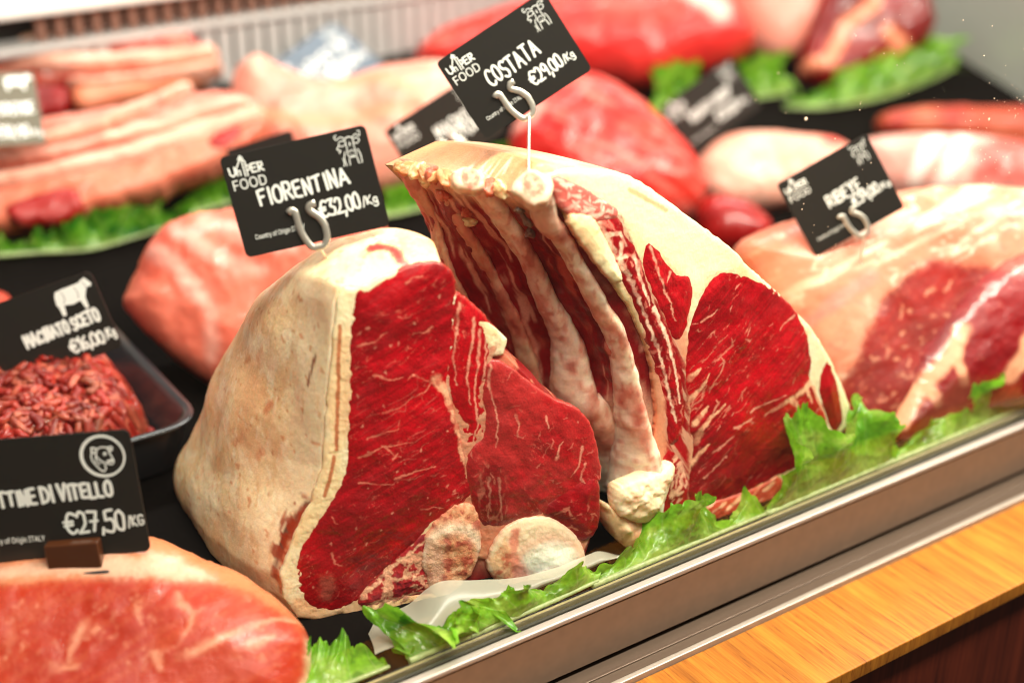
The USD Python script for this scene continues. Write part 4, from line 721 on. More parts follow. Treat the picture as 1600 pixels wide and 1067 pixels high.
# ------------------------------------------------------------------ other cuts
def cut(name, label, cat, poly, base, front, back, r, az=236, lean=35, h=.003, colf=None, matl=None, amp=.004, s=14, seed=0, ragk=.002, pname='meat', at=None, power=.5, smooth_=2):
    P0 = ondeck(*base) if at is None else atd(base[0], base[1], at); pl = Plane(P0, az, lean)
    Q = rag(resample(chaikin(pl.px(poly), smooth_), h), ragk, 60, seed); V, Fc, uv, d = pillow(pl, Q, h, front, back, r, amp, s, seed, power)
    t = Thing(name, label, cat, V[np.argmin(V[:, 2])] * [1, 1, 0] + [0, 0, V[:, 2].min()]); px = lambda pts: pl.px(pts)
    part(t, pname, V, Fc, matl or FLESH, colf(uv, px, d)); return t, pl, V
PK = V3(.78, .30, .22); PKL = V3(.88, .56, .44); ORG = V3(.70, .17, .07)
def base_col(uv, a, b, c, seed, s=30):
    a, b, c = (np.asarray(x) ** 1.15 * [.84, .60, .57] for x in (a, b, c)); n1 = N2(uv, s, seed, 4); col = np.tile(np.asarray(a, float), (len(uv), 1)); col = mixc(col, b, sm((n1 - .5) / .18) * .8); return mixc(col, c, sm((.46 - n1) / .16) * .7)
def veal_col(uv, px, d):
    col = base_col(uv, V3(.52, .075, .030), V3(.47, .055, .022), V3(.56, .11, .045), 3, 14)
    topb = inside(uv, px([(-120, 950), (0, 935), (120, 925), (230, 922), (330, 925), (400, 940), (470, 985), (520, 980), (520, 700), (-120, 700)]), .006, .002, 80, 3)
    col = mixc(col, V3(.58, .20, .085), topb * .9)
    wh = inside(uv, px([(-60, 905), (40, 900), (110, 893), (150, 875), (230, 888), (280, 880), (330, 905), (345, 922), (260, 925), (180, 918), (100, 918), (0, 925), (-60, 935)]), .006, .004, 90, 4)
    col = mixc(col, V3(.66, .40, .28), wh * .9)
    for k, L in enumerate([[(285, 950), (300, 970), (312, 980), (308, 1000), (290, 1030)], [(310, 980), (330, 970)], [(150, 990), (135, 1020), (125, 1050)], [(40, 1010), (30, 1045)], [(290, 1042), (320, 1035), (370, 1010)], [(400, 1025), (440, 1005)], [(310, 1040), (360, 1010), (430, 985), (470, 975)], [(255, 1040), (265, 1060)], [(100, 1060), (140, 1058)], [(160, 1005), (172, 1000)], [(230, 960), (235, 985)], [(395, 950), (400, 955)]]):
        col = mixc(col, V3(.82, .40, .24), stroke(uv, px(L), np.linspace(.0026, .0010, len(L)), k, .0030, 130, .9) * .5 * (.3 + .7 * sm((N2(uv, 120, 70 + k, 3) - .35) / .25)))
    col = mixc(col, V3(.80, .36, .22), flecks(uv, px([(0, 950), (300, 940), (470, 1000), (470, 1060), (0, 1060)]), 60, 40, .006, .0009, 5, .8) * .35); col = mixc(col, V3(.58, .14, .06), sm((fibre(uv, 30, 60, 420, 7, 3) - .5) / .1) * .2); col = mixc(col, V3(.64, .24, .13), marble(uv, 50, 50, 120, 9, .03, .5) * .25)
    rim = inside(uv, px([(478, 1000), (500, 1000), (500, 1100), (465, 1100), (480, 1050)]), .003, .002, 90, 6); return mixc(col, V3(.86, .62, .38), rim * .8)
VEAL_POLY = [(-140, 920), (-60, 890), (40, 868), (120, 850), (200, 838), (250, 840), (310, 868), (370, 892), (420, 925), (455, 955), (480, 985), (489, 1020), (488, 1060), (470, 1120), (380, 1180), (200, 1220), (-140, 1230)]
_, _, VV_ = cut('veal_slab', 'pale pink veal cut with white fat streak at lower left corner', 'veal', VEAL_POLY, (360, 1080), .030, .05, .045, 240, 52, .0022, veal_col, amp=.004, s=22, seed=2)
vp = snap(VV_, [(110, 884)], 6)[0]
vt, vf_ = price_card('black CUTTLETS OF VITELLO price card in an amber holder on the veal slab'.replace('CUTTLETS OF ', ''), [(-75, 690), (214, 671), (224, 860), (-60, 885)], float(np.linalg.norm(vp - C)) - .006, 'FETTINE DI VITELLO', '€27,50', emblem='calf', name_pos=(.14, .45), price_pos=(.565, .19), name_h=.0090, price_h=.0118, name_adv=.32, name_w=.71, price_w=.32, unit_w=.085, origin='Country of Origin ITALY', unit_='/KG', lean=8)
O, u, v, n, Wd, Ht, k = vf_
q0 = .45 * Wd
hb = lambda x0, x1, y0, y1, z0, z1, b: (lambda vf: (O + vf[0][:, :1] * u + vf[0][:, 1:2] * v + vf[0][:, 2:3] * n, vf[1]))(box(x0, x1, y0, y1, z0, z1, b))
part(vt, 'holder_block', *hb(q0, q0 + .031 * k, -.005 * k, .012 * k, .0006, .009, .0012), AMBER, smooth=30)
part(vt, 'holder_base', *hb(q0 - .004, q0 + .036 * k, -.0078 * k, -.0049 * k, -.008, .0125, .0012), TRAYM, smooth=30)
def chunk_col(uv, px, d):
    col = base_col(uv, V3(.76, .27, .19), V3(.72, .18, .12), V3(.82, .40, .30), 13, 26)
    col = mixc(col, V3(.72, .15, .10), stroke(uv, px([(240, 370), (280, 410), (330, 445), (355, 465)]), .006, 2, .003, 80) * .8)
    col = mixc(col, V3(.74, .16, .10), inside(uv, px([(360, 460), (470, 420), (540, 430), (420, 560), (350, 620), (330, 560)]), .012, .005, 60, 4) * .7)
    col = mixc(col, V3(.76, .20, .13), inside(uv, px([(185, 470), (215, 430), (250, 470), (300, 530), (350, 600), (300, 590)]), .012, .006, 60, 5) * .7)
    for k, L in enumerate([[(250, 400), (290, 420), (330, 470)], [(330, 350), (400, 380), (470, 395)], [(290, 365), (350, 410), (420, 430)], [(310, 440), (350, 500), (345, 560)]]): col = mixc(col, V3(.88, .62, .52), stroke(uv, px(L), .006, 20 + k, .005, 60, .9) * .35)
    return col
cut('pink_veal_joint', 'pink boneless joint behind the FIORENTINA card with a red seam', 'meat joint', [(188, 478), (205, 445), (222, 415), (238, 372), (270, 345), (330, 328), (420, 318), (520, 318), (600, 345), (640, 400), (640, 480), (560, 560), (460, 620), (370, 625), (330, 605), (290, 578), (235, 530)], (330, 610), .05, .05, .05, 236, 30, .003, chunk_col, amp=.012, s=22, seed=3)
def layered(name, label, cat, base, az, lean, layers):
    P0 = ondeck(*base); pl = Plane(P0, az, lean); t = Thing(name, label, cat, P0)
    for k, (poly, a, b, front, off) in enumerate(layers):
        p = pl.shift(pl.n * off); Q = rag(resample(chaikin(p.px(poly), 2), .003), .003, 60, 300 + k); V, Fc, uv, d = pillow(p, Q, .003, front, .03, .012, .004, 40, 31 + k)
        c = base_col(uv, a, b, np.asarray(a) * .9 + .08, 310 + k, 40); f = fibre(uv, 4, 20, 160, k, 3); part(t, 'layer', V, Fc, FLESH, mixc(c, b, sm((f - .5) / .1) * .6))
    return t
CRM, RDD, PNK = V3(.88, .66, .52), V3(.40, .02, .016), V3(.80, .34, .26)
layered('pork_rib_slab', 'front slab of pale ribs with red patches on lettuce at left', 'ribs', (150, 350), 250, 40, [
    ([(-90, 210), (60, 196), (140, 182), (220, 168), (330, 150), (400, 160), (420, 200), (330, 250), (120, 300), (-90, 320)], PNK, V3(.84, .46, .38), .03, -.01), ([(-90, 238), (40, 222), (130, 196), (210, 165), (290, 134), (312, 144), (240, 186), (140, 222), (40, 246), (-90, 262)], CRM, V3(.86, .5, .42), .024, .012),
    ([(-90, 262), (60, 240), (160, 218), (270, 182), (375, 150), (405, 172), (330, 200), (200, 236), (80, 262), (-90, 284)], V3(.86, .56, .46), CRM, .026, .014), ([(-90, 290), (60, 268), (180, 238), (300, 200), (400, 168), (424, 192), (400, 215), (280, 252), (120, 296), (-90, 322)], CRM, V3(.86, .48, .36), .03, .018),
    ([(-90, 312), (20, 300), (130, 275), (250, 240), (340, 210), (420, 190), (424, 225), (370, 262), (250, 312), (130, 348), (50, 364), (-90, 382)], V3(.80, .36, .24), V3(.74, .2, .12), .032, .014),
    ([(5, 318), (60, 302), (118, 292), (140, 318), (120, 345), (50, 358), (8, 350)], RDD, V3(.40, .012, .010), .012, .038), ([(318, 218), (355, 198), (385, 195), (385, 225), (345, 248), (318, 240)], RDD, V3(.44, .016, .012), .012, .036)])
layered('pork_belly', 'layered pork belly with cream and red stripes at upper left', 'pork belly', (150, 186), 250, 40, [
    ([(-90, 60), (60, 58), (110, 66), (200, 64), (290, 52), (325, 78), (300, 92), (150, 98), (-90, 104)], RDD, PNK, .02, -.01), ([(-90, 62), (0, 60), (60, 57), (110, 64), (108, 76), (40, 80), (-90, 82)], V3(.88, .62, .4), CRM, .02, .0),
    ([(-90, 92), (60, 88), (180, 90), (280, 82), (335, 72), (348, 96), (300, 112), (180, 122), (60, 120), (-90, 122)], CRM, V3(.86, .52, .42), .026, .008), ([(-90, 118), (40, 122), (130, 122), (240, 118), (338, 100), (344, 116), (280, 134), (120, 140), (-90, 140)], PNK, RDD, .022, .0),
    ([(95, 130), (180, 124), (280, 114), (348, 98), (350, 116), (300, 132), (200, 142), (110, 144)], CRM, V3(.86, .54, .40), .026, .014), ([(-90, 134), (60, 134), (112, 140), (118, 165), (100, 190), (30, 196), (-90, 200)], V3(.36, .012, .012), V3(.2, .008, .008), .02, .004),
    ([(105, 136), (220, 132), (335, 112), (325, 132), (260, 152), (170, 178), (112, 184)], V3(.84, .42, .26), V3(.8, .34, .18), .022, .008)])
def roast_col(uv, px, d):
    col = base_col(uv, V3(.86, .50, .40), V3(.82, .36, .28), V3(.90, .66, .54), 43, 20)
    for k, L in enumerate([[(540, 150), (600, 150), (660, 180)], [(400, 200), (480, 220), (560, 210), (640, 200)]]): col = mixc(col, V3(.76, .26, .14), stroke(uv, px(L), .008, 60 + k, .004, 50) * .7)
    return mixc(col, V3(.64, .06, .04), inside(uv, px([(370, 190), (410, 200), (415, 225), (380, 225)]), .01, .004, 50, 3) * .7)
cut('pale_pork_roast', 'pale pink roast under the white glaring card at rear', 'pork roast', [(365, 120), (395, 92), (425, 95), (450, 115), (520, 135), (600, 108), (690, 98), (740, 120), (745, 190), (690, 250), (640, 290), (560, 310), (440, 290), (405, 250), (372, 210), (360, 160)], (540, 300), .055, .05, .055, 236, 40, .0035, roast_col, amp=.014, s=20, seed=6)
def round_col(uv, px, d):
    col = base_col(uv, V3(.62, .035, .025), V3(.66, .075, .05), V3(.52, .014, .012), 53, 24)
    f = fibre(uv, -25, 30, 260, 12, 3); col = mixc(col, V3(.80, .26, .20), sm((f - .5) / .12) * .45)
    return mixc(col, V3(.86, .48, .40), stroke(uv, px([(800, 210), (830, 200), (840, 185)]), .008, 4, .003, 60) * .6)
cut('red_beef_round', 'large bright red rounded beef piece behind the rib roast', 'beef', [(800, 195), (830, 145), (880, 118), (935, 118), (990, 150), (1040, 192), (1080, 235), (1102, 275), (1105, 310), (1080, 345), (1000, 370), (900, 350), (820, 300), (790, 250)], (960, 350), .06, .05, .06, 236, 35, .003, round_col, amp=.010, s=18, seed=7)
def slabr_col(uv, px, d):
    col = base_col(uv, V3(.66, .075, .055), V3(.74, .15, .11), V3(.58, .03, .025), 63, 22)
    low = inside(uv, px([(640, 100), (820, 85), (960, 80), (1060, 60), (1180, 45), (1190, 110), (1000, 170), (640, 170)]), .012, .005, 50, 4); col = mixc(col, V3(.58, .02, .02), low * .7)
    return mixc(col, V3(.88, .62, .54), stroke(uv, px([(1060, 0), (1085, 20), (1110, 40)]), .016, 4, .004, 50) * .6)  # pale stroke paints the white highlight on the slab
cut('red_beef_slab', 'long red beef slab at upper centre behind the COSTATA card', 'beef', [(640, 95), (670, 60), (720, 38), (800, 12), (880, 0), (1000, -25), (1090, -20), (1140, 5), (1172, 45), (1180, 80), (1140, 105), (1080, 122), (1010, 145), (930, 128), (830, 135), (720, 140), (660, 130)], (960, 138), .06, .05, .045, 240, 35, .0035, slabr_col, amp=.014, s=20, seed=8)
cut('pale_pork_piece', 'soft pale pink piece between the two upper red cuts', 'pork', [(1100, -40), (1200, -60), (1290, -40), (1285, 30), (1262, 75), (1230, 98), (1190, 95), (1165, 60), (1130, 10)], (1215, 98), .05, .05, .05, 236, 35, .004, lambda uv, px, d: base_col(uv, V3(.80, .42, .34), V3(.70, .24, .17), V3(.88, .66, .58), 73, 18), seed=9)
def rump_col(uv, px, d):
    col = base_col(uv, V3(.22, .004, .004), V3(.14, .003, .003), V3(.30, .010, .008), 83, 24)
    for k, (L, w) in enumerate([([(1370, -10), (1350, 30), (1310, 60), (1290, 100)], .009), ([(1375, 70), (1400, 85)], .010), ([(1255, 110), (1290, 110)], .008)]): col = mixc(col, V3(.70, .24, .13), stroke(uv, px(L), w, 70 + k, .003, 50) * .85)
    return col
cut('dark_red_steak', 'dark red steak with a pale fat seam at upper right', 'steak', [(1255, 70), (1265, 20), (1290, -30), (1350, -50), (1420, -35), (1455, 10), (1462, 45), (1440, 80), (1390, 105), (1330, 140), (1280, 135), (1245, 122)], (1290, 138), .04, .05, .04, 240, 40, .0035, rump_col, amp=.012, s=22, seed=10, matl=MEAT)
def pale_col(uv, px, d):
    col = base_col(uv, V3(.86, .58, .46), V3(.80, .38, .28), V3(.90, .72, .60), 93, 22); return mixc(col, V3(.6, .05, .04), stroke(uv, px([(1285, 232), (1300, 226)]), .008, 4, .003, 60) * .8)
cut('pale_brisket', 'pale fatty cut lying behind the RIBEYE card', 'brisket', [(1085, 255), (1110, 225), (1155, 205), (1240, 208), (1320, 220), (1330, 250), (1300, 300), (1220, 330), (1130, 330), (1090, 300)], (1180, 325), .04, .04, .04, 240, 35, .003, pale_col, amp=.012, s=26, seed=11)
def sinew_col(uv, px, d):
    col = base_col(uv, V3(.80, .60, .54), V3(.74, .46, .40), V3(.88, .74, .68), 103, 24)
    for k, L in enumerate([[(1460, 215), (1430, 245), (1415, 290)], [(1490, 225), (1470, 260), (1455, 300)]]): col = mixc(col, V3(.92, .84, .78), stroke(uv, px(L), .008, 80 + k, .003, 50) * .7)
    return mixc(col, V3(.50, .06, .05), inside(uv, px([(1500, 250), (1540, 225), (1620, 215), (1640, 310), (1500, 300)]), .015, .005, 50, 3) * .9)
cut('white_sinew_joint', 'joint wrapped in whitish membrane with a red end at right', 'meat joint', [(1330, 222), (1400, 212), (1470, 212), (1540, 215), (1620, 230), (1680, 270), (1680, 330), (1560, 330), (1440, 320), (1370, 310), (1345, 270)], (1480, 318), .045, .04, .04, 240, 35, .003, sinew_col, amp=.010, s=26, seed=12)
cut('brown_red_cut', 'brownish red cut lying at the right edge, far back', 'beef', [(1362, 190), (1390, 172), (1460, 165), (1560, 165), (1680, 170), (1680, 235), (1560, 232), (1450, 222), (1380, 214)], (1480, 225), .025, .03, .03, 240, 35, .0035, lambda uv, px, d: base_col(uv, V3(.52, .14, .08), V3(.42, .05, .04), V3(.62, .24, .14), 113, 30), seed=13)
cut('small_red_piece', 'small vivid red lump between the rib roast and RIBEYE card', 'beef', [(1085, 330), (1105, 305), (1150, 305), (1190, 330), (1215, 365), (1190, 395), (1140, 400), (1095, 385)], (1150, 395), .035, .03, .03, 236, 35, .003, lambda uv, px, d: base_col(uv, V3(.40, .006, .006), V3(.30, .004, .004), V3(.5, .02, .016), 123, 30), seed=14, matl=MEAT)
cut('small_pink_piece', 'small pink piece cut off by the left edge above the mince', 'meat', [(-60, 470), (-20, 452), (8, 455), (18, 470), (14, 490), (-20, 510), (-60, 515)], (-10, 505), .025, .03, .02, 236, 35, .003, lambda uv, px, d: base_col(uv, V3(.70, .18, .13), V3(.62, .12, .08), V3(.8, .3, .22), 133, 30), seed=15)
# right roast: two muscles side by side, pale fat on top and a dark cut front
def roastR():
    pl = Plane(onz(1400, 690), 246, 30); pl = pl.shift(-pl.n * .045 + UP * .01); px = pl.px
    t = Thing('ribeye_roast', 'big roast at right with pale fat top and dark red cut front', 'beef roast', onz(1400, 690))
    Q = rag(resample(chaikin(px([(1140, 385), (1190, 358), (1260, 335), (1330, 315), (1400, 298), (1480, 288), (1560, 290), (1680, 300), (1720, 420), (1700, 600), (1560, 650), (1420, 690), (1330, 700), (1300, 690), (1280, 600), (1240, 520), (1180, 450)]), 2), .0025), .002, 80, 3)
    V, Fc, uv, d = pillow(pl, Q, .0022, .040, .07, .05, .004, 22, 5)
    col = base_col(uv, V3(.82, .46, .32), V3(.74, .32, .2), V3(.88, .62, .46), 143, 24)
    f = fibre(uv, 20, 14, 90, 5, 3); col = mixc(col, V3(.90, .70, .52), sm((f - .52) / .1) * .5)
    red = inside(uv, px([(1345, 480), (1385, 440), (1425, 415), (1490, 425), (1530, 430), (1480, 490), (1430, 560), (1410, 620), (1390, 690), (1340, 660), (1280, 720), (1290, 620), (1320, 545)]), .006, .004, 120, 4); rm = raw_meat(uv, 149, 40, base=V3(.30, .008, .008)); col = col * (1 - red[:, None] * .95) + rm * red[:, None] * .95
    col = mixc(col, V3(.78, .36, .22), flecks(uv, px([(1320, 540), (1430, 440), (1500, 440), (1400, 620), (1320, 680)]), 26, 40, .008, .0012, 4, .6) * .6 * red); col = mixc(col, V3(.62, .16, .12), marble(uv, 30, 20, 60, 8, .05, .5) * .7 * (1 - red)); col = mixc(col, V3(.92, .74, .58), marble(uv, 24, 24, 90, 12, .06, .6) * .6 * (1 - red))
    col = mixc(col, V3(.76, .26, .24), stroke(uv, px([(1230, 520), (1290, 470), (1330, 440)]), .006, 6, .004, 90) * .5)
    part(t, 'fat_top', V, Fc, FAT, col); VT = V
    p2 = pl.shift(pl.n * .030)
    F2 = [(1405, 610), (1415, 560), (1450, 510), (1482, 470), (1512, 430), (1550, 402), (1620, 372), (1720, 360), (1720, 620), (1600, 620), (1520, 650), (1440, 690), (1380, 690), (1390, 650)]
    Q = rag(resample(chaikin(p2.px(F2), 2), .0015), .0015, 160, 6)
    V, Fc, uv, d = slab(p2, Q, .0015, .016, .03, .06, 0, .0012, 120, 8, bow=.006, bowr=.05); px = p2.px
    col = raw_meat(uv, 153, 40, base=V3(.24, .002, .004)); col = mixc(col, V3(.42, .09, .06), inside(uv, px([(1530, 420), (1600, 370), (1720, 340), (1720, 430), (1600, 440)]), .01, .003, 90, 3) * .75)
    for k, (L, w) in enumerate([([(1490, 520), (1470, 560), (1440, 590), (1420, 620), (1400, 660)], .0060), ([(1485, 520), (1478, 570), (1490, 600)], .0035), ([(1400, 600), (1430, 610)], .004), ([(1590, 530), (1575, 570), (1560, 590)], .006), ([(1440, 610), (1450, 630)], .004)]): col = mixc(col, V3(.78, .36, .20), stroke(uv, px(L), w, 90 + k, .003, 110) * .9)
    col = mixc(col, V3(.16, .03, .015), inside(uv, px([(1420, 650), (1480, 590), (1520, 600), (1480, 670), (1420, 700)]), .006, .004, 110, 5) * .8)
    part(t, 'cut_muscle', V, Fc, MEAT, col)
    return VT
RV = roastR()
rf = snap(RV, [(1345, 402)], 8)[0]
price_card('black RIBEYE price card standing on the big pale roast at right', [(1215, 285), (1360, 208), (1407, 325), (1273, 405)], float(np.linalg.norm(rf - C)) - .015, 'RIBEYE', '€39,00', clip=(.5, rf), name_pos=(.36, .44), price_pos=(.58, .30), name_w=.36)
# ------------------------------------------------------------------ mince in a black tray
def mince():
    zr = .045; cr = onz(322, 655, zr); w, l = .26, .24; x1, y0 = cr[0], cr[1]
    t = Thing('mince_tray', 'black plastic tray with a rounded grey rim holding minced meat', 'tray', (x1 - w / 2, y0 + l / 2, 0))
    def ring(ins, z, r=.03):
        g = from_round(w - 2 * ins, l - 2 * ins, r - ins * .5); B = resample(np.array(g.exterior.coords)[:-1], .001)
        s = np.linspace(0, 1, 260, endpoint=False); L = np.r_[0, np.cumsum(np.linalg.norm(np.diff(np.vstack([B, B[:1]]), axis=0), axis=1))]; L /= L[-1]
        B = np.stack([np.interp(s, L, np.r_[B[:, k], B[0, k]]) for k in (0, 1)], 1); return np.c_[B + [x1 - w + ins, y0 + ins], np.full(260, z)]
    prof = [(.022, .0005), (.014, .003), (.004, zr - .006), (.001, zr - .003), (0, zr - .0015), (.0005, zr), (.004, zr + .0008), (.007, zr - .001), (.010, zr - .006), (.020, .006), (.026, .004)]
    loftbody(t, 'tray', [ring(*p) for p in prof], TRAYM, None)
    m = Thing('minced_meat', 'heap of coarse red minced beef in the black tray', 'minced meat', (x1 - w / 2, y0 + l / 2, .005))
    r = np.random.default_rng(11); cx, cy = x1 - w / 2 + .006, y0 + l / 2 - .005; hx, hy = w / 2 - .030, l / 2 - .030
    def H(x, y): return .012 + (.047 + .020 * (x - cx) / hx) * np.clip(1 - (np.abs((x - cx) / hx) ** 3.4 + np.abs((y - cy) / hy) ** 3.0), 0, 1) ** .55 + .010 * (meshkit.noise(np.c_[np.atleast_1d(x) * 40, np.atleast_1d(y) * 40, np.zeros(np.size(x))], 4) - .5)
    gx, gy = np.meshgrid(np.linspace(-1, 1, 60), np.linspace(-1, 1, 60)); X, Y = cx + gx * hx, cy + gy * hy; Zb = H(X.ravel(), Y.ravel()) - .009
    V = np.c_[X.ravel(), Y.ravel(), Zb]; Fc = []
    for j in range(59):
        for i in range(59): a = j * 60 + i; Fc += [(a, a + 1, a + 61), (a, a + 61, a + 60)]
    part(m, 'heap', V, np.array(Fc), MEAT, np.tile(V3(.30, .02, .015), (len(V), 1)))
    def strand(k):
        while True:
            p = V3(cx + hx * r.uniform(-1, 1), cy + hy * r.uniform(-1, 1), 0)
            if k > 299 or p[1] < cy + hy * .7: break
        L = r.uniform(.020, .046); a = r.uniform(0, 6.28); n = 14; pts = [p.copy()]
        for _ in range(n - 1):
            a += r.normal(0, .5); pts.append(pts[-1] + V3(math.cos(a), math.sin(a), 0) * L / n)
        pts = np.array(pts); pts[:, 0] = np.clip(pts[:, 0], cx - hx, cx + hx); pts[:, 1] = np.clip(pts[:, 1], cy - hy, cy + hy)
        pts[:, 2] = H(pts[:, 0], pts[:, 1]) + r.uniform(-.004, .006) + r.normal(0, .0016) * np.linspace(-1, 1, n)
        rad = r.uniform(.0024, .0036) * (1 + .16 * np.sin(np.linspace(0, r.uniform(8, 16), n) + r.uniform(0, 6))); rad[0] *= .7; rad[-1] *= .7
        V, Fc = tube(pts, rad, 9); V = V + (np.c_[N3(V, 260, 1, 3), N3(V, 260, 2, 3), N3(V, 260, 3, 3)] - .5) * .0026; base = V3(.25, .012, .007) * r.uniform(.55, 1.35) + V3(.05, .04, .02) * max(0, r.normal(0, .6)); col = np.tile(base, (len(V), 1)); col = mixc(col, V3(.55, .14, .08), sm((N3(V, 160, 3, 3) - .58) / .1) * .6)
        return V, Fc, col
    for k in range(300): V, Fc, col = strand(k); part(m, 'strand', V, Fc, FLESH, col)
    rest = [strand(300 + k) for k in range(800)]; V, Fc = cat_([(a, b) for a, b, c in rest]); part(m, 'strands', V, Fc, FLESH, np.vstack([c for a, b, c in rest]), kind='stuff')
mince()
# ------------------------------------------------------------------ lettuce
def leaf(label, base, top, ruffle=.008, freq=5, seed=0, nu=220, nv=44, curl=.0, scallop=.10, dark=0.0, group=None):
    B, T = spline(np.array(base), nu), spline(np.array(top), nu); uu = np.linspace(0, 1, nu); vv = np.linspace(0, 1, nv); r = np.random.default_rng(seed)
    UU, VV = np.meshgrid(uu, vv, indexing='ij'); ln = np.linalg.norm(np.diff(T, axis=0), axis=1).sum(); lob = ln / .011
    ph0 = uu * lob + 1.2 * meshkit.fbm(np.c_[uu * 8, uu * 0 + seed, uu * 0], 2, seed); edge = 1.04 + scallop * (np.abs(np.sin(math.pi * ph0)) - .6) + .16 * (meshkit.fbm(np.c_[uu * 7, uu * 0 + seed, uu * 0 + 3], 2, seed) - .5) + .05 * np.abs(np.sin(math.pi * ph0 * 2.7))
    edge *= sm(np.minimum(uu, 1 - uu) / .20 + .12)
    S = VV * (1 + (edge[:, None] - 1) * sm((VV - .2) / .8)); nrm = np.cross(np.gradient(B, axis=0), T - B); nrm /= np.linalg.norm(nrm, axis=1, keepdims=True) + 1e-9
    if nrm.mean(0) @ fwd > 0: nrm = -nrm
    ph = 2 * math.pi * freq * UU + 4 * (meshkit.fbm(np.c_[UU.ravel() * 3, VV.ravel() * 1.2, np.full(UU.size, seed)], 2, seed).reshape(UU.shape) - .5) + r.uniform(0, 6)
    off = ruffle * (VV ** 1.3) * np.sin(ph) + ruffle * .5 * VV ** 3 * np.sin(ph * 2.3 + 1.3) + np.sin(VV * math.pi * .9) * curl + ruffle * .22 * VV ** 4 * np.sin(ph * 6.1)
    V = B[:, None] * (1 - S[..., None]) + T[:, None] * S[..., None] + nrm[:, None] * off[..., None]
    lean_ = sm((VV - .72) / .28) * .006 * np.sin(ph * .5 + 1); V = V + nrm[:, None] * np.abs(lean_)[..., None] - UP * (np.abs(lean_) * .6)[..., None]
    V = V.reshape(-1, 3); V = V + ((N3(V, 110, seed, 2) - .5) * .0045 + (N3(V, 330, seed + 4, 2) - .5) * .0014)[:, None] * np.repeat(nrm, nv, 0); fl_ = .0008 + np.maximum(0, V[:, 1] - SL_Y) * SL_T * .9; V[:, 2] = np.maximum(V[:, 2], fl_)
    Fc = []
    for i in range(nu - 1):
        for j in range(nv - 1): a = i * nv + j; Fc += [(a, a + nv, a + nv + 1), (a, a + nv + 1, a + 1)]
    col = np.tile(V3(.20, .50, .024), (len(V), 1)); v_ = VV.ravel(); n1 = N3(V, 70, seed + 2, 3)
    col = mixc(col, V3(.42, .62, .16), sm((.5 - v_) / .5) * .7); col = mixc(col, V3(.03, .19, .008), sm((n1 - .5) / .15) * .55 + dark * .6); col = mixc(col, V3(.46, .64, .13), sm((.44 - n1) / .15) * .5)
    w1 = UU * lob * .55 + VV * .5; vein = np.abs((w1 % 1) - .5).ravel(); col = mixc(col, V3(.52, .66, .26), sm((.05 - vein) / .05) * (1 - v_ * .7) * .5)
    t = Thing('lettuce_leaf', label, 'lettuce', B[nu // 2], group='lettuce leaves dressing the counter'); part(t, 'blade', V, np.array(Fc), LEAF, col)
    mr = tube(B + V3(0, 0, .001), np.linspace(.0022, .0012, nu), 8); part(t, 'midrib', *mr, LEAF, np.tile(V3(.55, .66, .32), (len(mr[0]), 1)))
def fl(label, base, top, yb=.6225, yt=.634, **kw): leaf(label, [ony(x, y, yb) * [1, 1, 0] + [0, 0, max(.002, ony(x, y, yb)[2])] for x, y in base], [onz(x, y, kw['zt'][i]) if 'zt' in kw else ony(x, y, yt) if not isinstance(yt, (list, tuple)) else ony(x, y, yt[min(i, len(yt) - 1)]) for i, (x, y) in enumerate(top)], **{k_: v_ for k_, v_ in kw.items() if k_ != 'zt'})
fl('bright green leaf flopping forward under the fiorentina face, leftmost at the glass', [(655, 1040), (690, 1022), (740, 996), (800, 968)], [(535, 978), (580, 958), (640, 968), (700, 972), (770, 930)], zt=[.012, .016, .02, .024, .03], seed=1, ruffle=.009, freq=2.5)
fl('frilly lettuce leaf folded below the round knuckle bone', [(735, 1003), (790, 976), (850, 947), (935, 908)], [(690, 972), (745, 938), (800, 915), (850, 915), (890, 890), (945, 876)], seed=2, ruffle=.012, freq=2.5, curl=.007)
fl('broad pale green leaf lying between the clear plastic sheet and the front rail', [(640, 1048), (700, 1018), (760, 990), (830, 958)], [(620, 1010), (680, 985), (740, 962), (790, 945), (830, 930)], yt=.6365, seed=16, ruffle=.009, freq=2)
fl('low lettuce leaf curling up below the foot of the rib roast', [(925, 920), (990, 892), (1060, 863), (1150, 826), (1210, 806)], [(945, 900), (1005, 838), (1050, 790), (1092, 772), (1130, 808), (1200, 790)], seed=3, ruffle=.013, freq=2.5)
fl('tall upright lettuce leaf in front of the fat edge of the rib roast', [(1195, 822), (1245, 798), (1300, 772), (1385, 734)], [(1195, 770), (1225, 700), (1265, 638), (1300, 672), (1340, 640), (1395, 700)], seed=4, ruffle=.015, freq=2.5, curl=.004)
fl('lettuce leaf at the right end before the big roast', [(1370, 740), (1440, 708), (1520, 672), (1640, 620)], [(1375, 704), (1440, 668), (1490, 622), (1540, 578), (1590, 596), (1650, 584)], seed=5, ruffle=.013, freq=2.5)
fl('ragged lettuce leaf right beside the veal slab in the lower left', [(400, 1110), (480, 1105), (560, 1090), (610, 1075)], [(405, 1050), (450, 1030), (500, 1005), (545, 1012), (590, 1045)], yb=.625, yt=.655, seed=6, ruffle=.007, freq=3)
def bl(label, base, top, lift=.03, **kw): leaf(label, [ondeck(x, y) + [0, 0, .004] for x, y in base], [ony(x, y, ondeck(*base[min(i, len(base) - 1)])[1] + .01) for i, (x, y) in enumerate(top)], nu=170, nv=30, **{**kw, 'ruffle': kw['ruffle'] * 1.5, 'freq': kw['freq'] * 1.5})
bl('dark green lettuce row under the front rib slab at left', [(-40, 410), (60, 402), (150, 395), (230, 372), (300, 350)], [(-40, 378), (60, 368), (120, 335), (200, 322), (300, 318)], ruffle=.014, freq=4, seed=7, dark=.8)
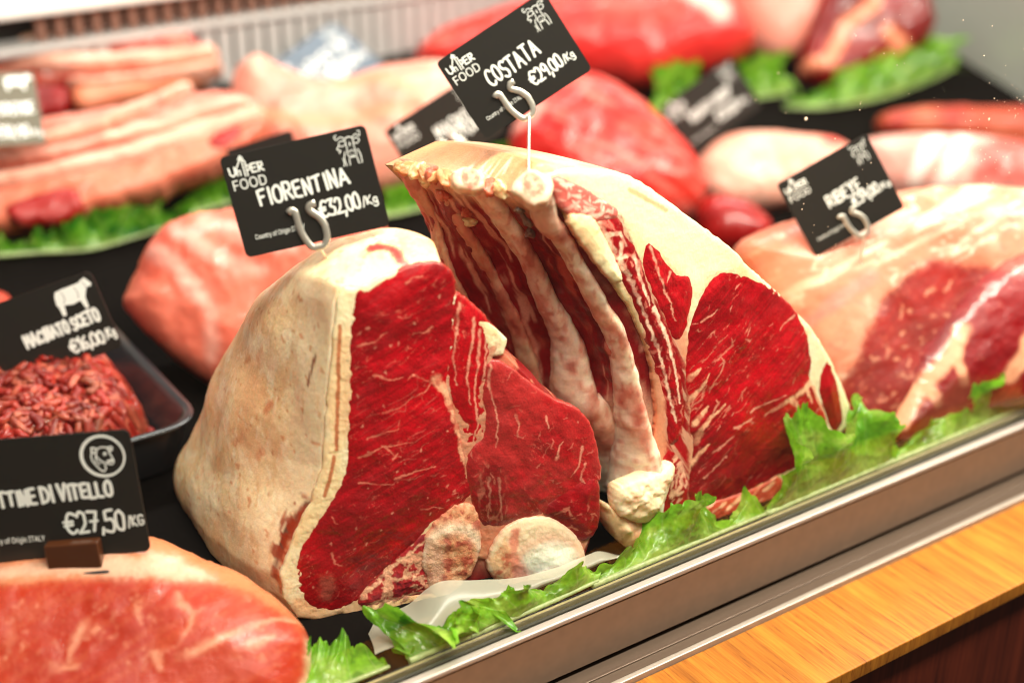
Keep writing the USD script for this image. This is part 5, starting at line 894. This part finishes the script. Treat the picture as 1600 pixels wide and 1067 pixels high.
bl('small lettuce leaf between the rib slab and the FIORENTINA card', [(270, 352), (320, 335), (380, 318)], [(280, 315), (320, 290), (360, 268)], ruffle=.010, freq=3, seed=8, dark=.4)
bl('lettuce tip showing between the FIORENTINA card and the rib roast', [(590, 345), (630, 340), (670, 330)], [(590, 300), (625, 290), (665, 292)], ruffle=.010, freq=3, seed=9)
bl('lettuce leaf left of the far two-line card', [(1015, 190), (1050, 180), (1085, 168)], [(1018, 130), (1045, 102), (1085, 108)], ruffle=.012, freq=2, seed=10)
bl('lettuce leaf right of the far two-line card', [(1140, 168), (1180, 160), (1235, 152)], [(1150, 105), (1185, 92), (1240, 78)], ruffle=.012, freq=2, seed=11)
bl('long wavy lettuce leaf below the dark red steak at upper right', [(1225, 172), (1300, 172), (1370, 160), (1430, 140), (1490, 112)], [(1235, 145), (1310, 122), (1370, 90), (1440, 70), (1510, 40)], ruffle=.014, freq=4, seed=12)
bl('bit of lettuce behind the top of the right roast', [(1460, 315), (1500, 312), (1540, 305)], [(1465, 288), (1500, 275), (1540, 278)], ruffle=.006, freq=2, seed=13)
bl('dark lettuce bit under the COSTATA card pin', [(740, 285), (775, 285), (810, 280)], [(745, 240), (780, 228), (815, 235)], ruffle=.008, freq=2, seed=14, dark=.8)
# ------------------------------------------------------------------ clear plastic sheets
def sheet(label, top, bot, seed):
    n = 90; A, B = spline(np.array(bot), n), spline(np.array(top), n); V = []
    for i in range(n):
        for j in range(14): s = j / 13; V.append(A[i] * (1 - s) + B[i] * s + V3(0, -1, .3) * .004 * math.sin(s * math.pi))
    V = np.array(V); V += (N3(V, 40, seed, 2) - .5)[:, None] * V3(0, .004, .002); Fc = []
    for i in range(n - 1):
        for j in range(13): a = i * 14 + j; Fc += [(a, a + 14, a + 15), (a, a + 15, a + 1)]
    single('plastic_sheet', V, np.array(Fc), FILM, label, 'plastic sheet')
sheet('clear plastic sheet edge standing before the knuckle bone', [ony(x, y, Y) for x, y, Y in [(565, 972, .685), (630, 945, .672), (690, 909, .662), (760, 906, .655), (830, 897, .65), (880, 882, .648), (928, 863, .648), (965, 868, .648), (1000, 872, .648)]], [ony(x, y, .6405) * [1, 1, 0] + [0, 0, .002] for x, y in [(585, 992), (650, 985), (720, 970), (780, 955), (840, 935), (890, 925), (930, 915), (965, 900), (1000, 890)]], 1)
sheet('clear plastic sheet edge below the big roast at right', [ony(x, y, .652) for x, y in [(1385, 705), (1430, 672), (1500, 630), (1560, 592), (1640, 560)]], [ony(x, y, .640) * [1, 1, 0] + [0, 0, .002] for x, y in [(1390, 722), (1440, 700), (1510, 670), (1570, 645), (1640, 615)]], 2)
